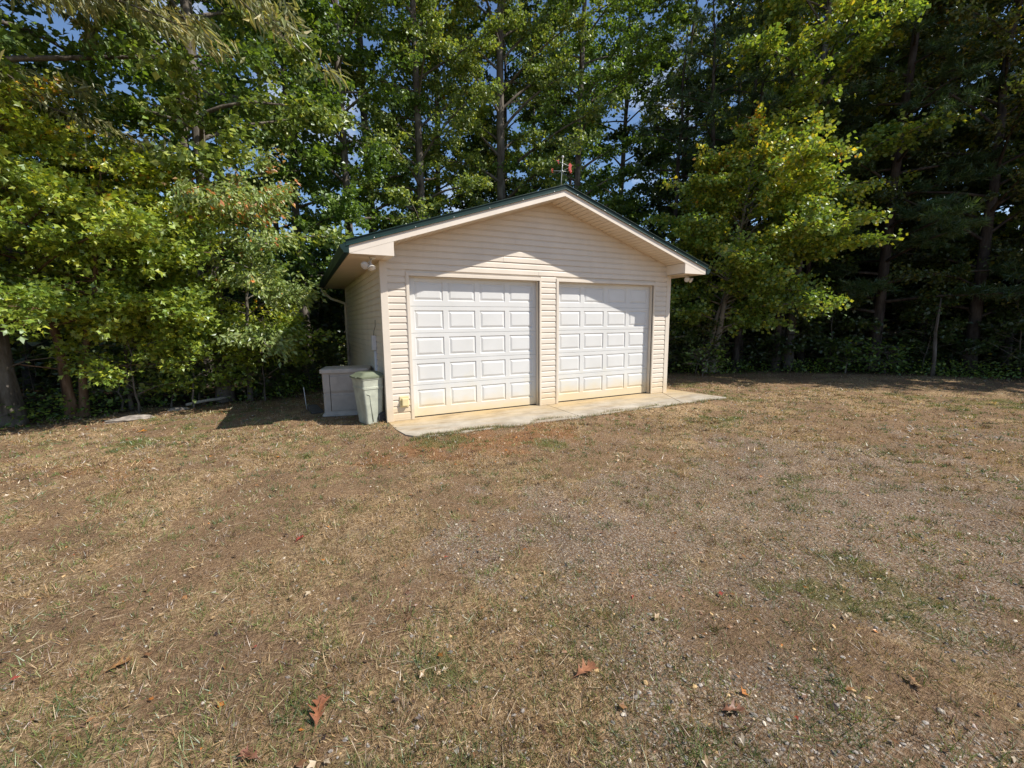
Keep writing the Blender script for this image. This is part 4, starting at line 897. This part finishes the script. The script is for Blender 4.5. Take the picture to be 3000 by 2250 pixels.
# ---- gravel
def m_vcol(name, rough=.85):
    t = NT(name); c = t.attr('Col'); n = t.noise(260, 4, .6); t.base(t.mix(1.0, c, t.ramp(n, (.3, (.72, .72, .72)), (.7, (1.15, 1.15, 1.15))), 'MULTIPLY')); return t.set(rough, 0, .1)
M['pebble'] = m_vcol('pebble'); M['litter'] = m_leaf('dry_leaf', .18)
def ico():
    bm = bmesh.new(); bmesh.ops.create_icosphere(bm, subdivisions=1, radius=1.0); V_ = np.array([v.co[:] for v in bm.verts]); F_q = np.array([[v.index for v in f.verts] for f in bm.faces]); bm.free(); return V_, F_q
IV, IF = ico()
STONE = [((.30, .265, .23), 5), ((.40, .355, .31), 3), ((.20, .175, .155), 2.0), ((.46, .34, .22), 3.5), ((.56, .38, .19), 2.2), ((.66, .57, .45), 1.4), ((.34, .20, .13), .8)]
def pebbles(name, n, seed, r0, r1, p, sz, label):
    rg = np.random.default_rng(seed); x, y, r = polar(rg, n, r0, r1, p); gr = masks(x, y)[0]
    ok = on_lawn(x, y) & (rg.random(n) < .10 + .9 * gr); x, y, r = x[ok], y[ok], r[ok]; m = len(x)
    s = sz[0] * np.exp(rg.exponential(.42, m)); s = np.minimum(s, sz[1]) * np.clip(r / 5, 1, 1.8)
    jit = 1 + rg.normal(0, .14, (m, len(IV), 1)); V_ = IV[None] * jit * np.stack([s * rg.uniform(.8, 1.35, m), s * rg.uniform(.65, 1.05, m), s * rg.uniform(.4, .75, m)], 1)[:, None]
    a = rg.uniform(0, 6.28, m)[:, None]; tx = rg.normal(0, .3, m)[:, None]; X, Y, Z = V_[..., 0], V_[..., 1], V_[..., 2]
    Y, Z = Y * np.cos(tx) - Z * np.sin(tx), Y * np.sin(tx) + Z * np.cos(tx)
    V_ = np.stack([X * np.cos(a) - Y * np.sin(a) + x[:, None], X * np.sin(a) + Y * np.cos(a) + y[:, None], Z + (gz(x, y) + s * .10)[:, None]], -1).reshape(-1, 3)
    F_q = (np.arange(m)[:, None, None] * len(IV) + IF[None]).reshape(-1, 3); C_ = np.repeat(pick(rg, STONE, m), len(IV), 0)
    return tag(obj(name, np_mesh(name, V_, [F_q], [M['pebble']], cols=C_)), label, 'gravel', kind='stuff')
pebbles('gravel', 46000, 501, .9, 12.0, 1.2, (.0038, .013), 'grey and tan gravel worked into the yard')

# ---- small leaves, straws and chips on the ground
LIT = [((.30, .15, .06), 4), ((.20, .10, .05), 4), ((.40, .27, .14), 3), ((.48, .18, .04), 1.0), ((.45, .36, .25), 2.5), ((.30, .06, .035), .5), ((.08, .05, .035), 2)]
def litter(n, seed):
    rg = np.random.default_rng(seed); x, y, r = polar(rg, n, .9, 17, 1.15); d = forest_d(x, y)
    ok = on_lawn(x, y) & (rg.random(n) < .35 + .65 * sstep(-4, 0, d)); x, y, r = x[ok], y[ok], r[ok]; m = len(x)
    L = rg.uniform(.014, .05, m) * np.where(r > 5, 1.3, 1); az = rg.uniform(0, 6.28, m)
    ax = nrm(np.stack([np.cos(az), np.sin(az), rg.normal(.12, .25, m)], 1)); nor = nrm(np.array([0, 0, 1.]) + rg.normal(0, .45, (m, 3)))
    P = np.stack([x, y, gz(x, y) + rg.uniform(.008, .022, m)], 1); V_, F_q, k = leaf_geo(P, ax, nor, L, L * rg.uniform(.35, .9, m), 'lobed')
    return tag(obj('leaf_litter', np_mesh('leaf_litter', V_, [F_q], [M['litter']], cols=np.repeat(pick(rg, LIT, m), k, 0))), 'small fallen leaves sprinkled over the yard', 'leaves', kind='stuff')
litter(9000, 601)
def straws(n, seed):
    rg = np.random.default_rng(seed); x, y, r = polar(rg, n, .9, 13, 1.2); ok = on_lawn(x, y); x, y = x[ok], y[ok]; m = len(x)
    L = rg.uniform(.03, .13, m); az = rg.normal(.6, .9, m); A = np.stack([x, y, gz(x, y) + .012], 1); Bq = A + np.stack([np.cos(az), np.sin(az), rg.normal(.02, .12, m)], 1) * L[:, None]
    V_, F_q = sticks(A, Bq, rg.uniform(.0008, .0018, m), np.full(m, .0006)); C_ = np.repeat(pick(rg, [((.52, .42, .28), 3), ((.38, .28, .17), 3), ((.24, .16, .10), 2)], m), 6, 0)
    return tag(obj('straw', np_mesh('straw', V_, [F_q], [M['pebble']], cols=C_)), 'loose dry stalks lying on the yard', 'straw', kind='stuff')
straws(2000, 602)

# ---- the big fallen leaves one can point to
def big_leaf(x, y, L, rz, seed, col, label, lobes=3, wd=.5, curl=.5):
    L = L * .8
    rg = np.random.default_rng(seed); n = 29; u = np.linspace(0, 1, n)
    # pointed oak lobes: (position along the midrib, half width)
    KEY = [(0, .03), (.10, .10), (.17, .34), (.20, .30), (.27, .09), (.34, .14), (.46, .52), (.49, .46), (.56, .12), (.64, .16), (.74, .40), (.77, .33), (.83, .11), (.90, .16), (1, .01)]
    half = np.interp(u, [k for k, _ in KEY], [k for _, k in KEY]) * L * wd * 2.0 * rg.uniform(.9, 1.1, n)
    V_ = []; zc_ = .05 * L * np.sin(2.2 * u * math.pi) + .10 * L * u
    for i in range(n):
        for k, f in enumerate((-1, -.5, 0, .5, 1)):
            V_.append((u[i] * L + abs(f) * half[i] * .55, f * half[i] * .92, zc_[i] + curl * L * (abs(f) * half[i] / (wd * L)) ** 1.6 * .35 * (1 + .5 * math.sin(5 * u[i] + seed)) * (1 if f < 0 else .7)))
    Fs = [(i * 5 + k, i * 5 + k + 1, i * 5 + 6 + k, i * 5 + 5 + k) for i in range(n - 1) for k in range(4)]
    mb = MB(); mb.add(V_, Fs, 0, True); e = empty('fallen_leaf', (x, y, gzp(x, y) + .018), rz)
    t = NT('brown_leaf'); nn = t.noise(45, 5, .6, vec=t.coord()); t.base(t.ramp(nn, (.3, tuple(c * .6 for c in col)), (.7, tuple(min(1, c * 1.25) for c in col)))); t.set(.5, 0, .45)
    mb.build('blade', t.m, e); s = MB(); s.tube([(.9 * L, 0, zc_[-3] + .002), (0, 0, zc_[0] + .001), (-.3 * L, .03 * L, -.006)], [.0008, .0014, .0010], 5); s.build('stalk', t.m, e)
    tag(e, label, 'leaf', 'large fallen leaves in the yard')
big_leaf(-1.325, -5.52, .17, 1.35, 1, (.27, .105, .05), 'large glossy orange brown oak leaf lying nearest the lower middle', 2, .42, .6)
big_leaf(-.21, -5.80, .14, .1, 2, (.30, .13, .065), 'copper oak leaf curled up off the gravel right of centre', 2, .5, .7)
big_leaf(-1.53, -5.57, .10, 2.4, 3, (.17, .07, .042), 'dark red brown leaf at the bottom edge left of centre', 2, .42, .5)
big_leaf(-2.22, -4.75, .12, .4, 4, (.27, .14, .055), 'tan orange leaf lying alone at the lower left', 2, .4, .5)
big_leaf(.26, -6.22, .12, -.5, 5, (.20, .09, .05), 'brown curled leaf at the bottom edge right of centre', 2, .36, .6)
big_leaf(-3.68, 1.30, .16, .3, 6, (.60, .24, .03), 'bright orange leaf on the lawn in front of the pale rock', 2, .5, .4)
big_leaf(-1.40, -3.75, .09, .9, 7, (.28, .05, .035), 'small crimson leaf on the straw left of centre', 2, .5, .4)
big_leaf(2.10, -1.02, .07, .5, 8, (.34, .16, .07), 'small brown leaf lying on the concrete apron', 2, .5, .4)
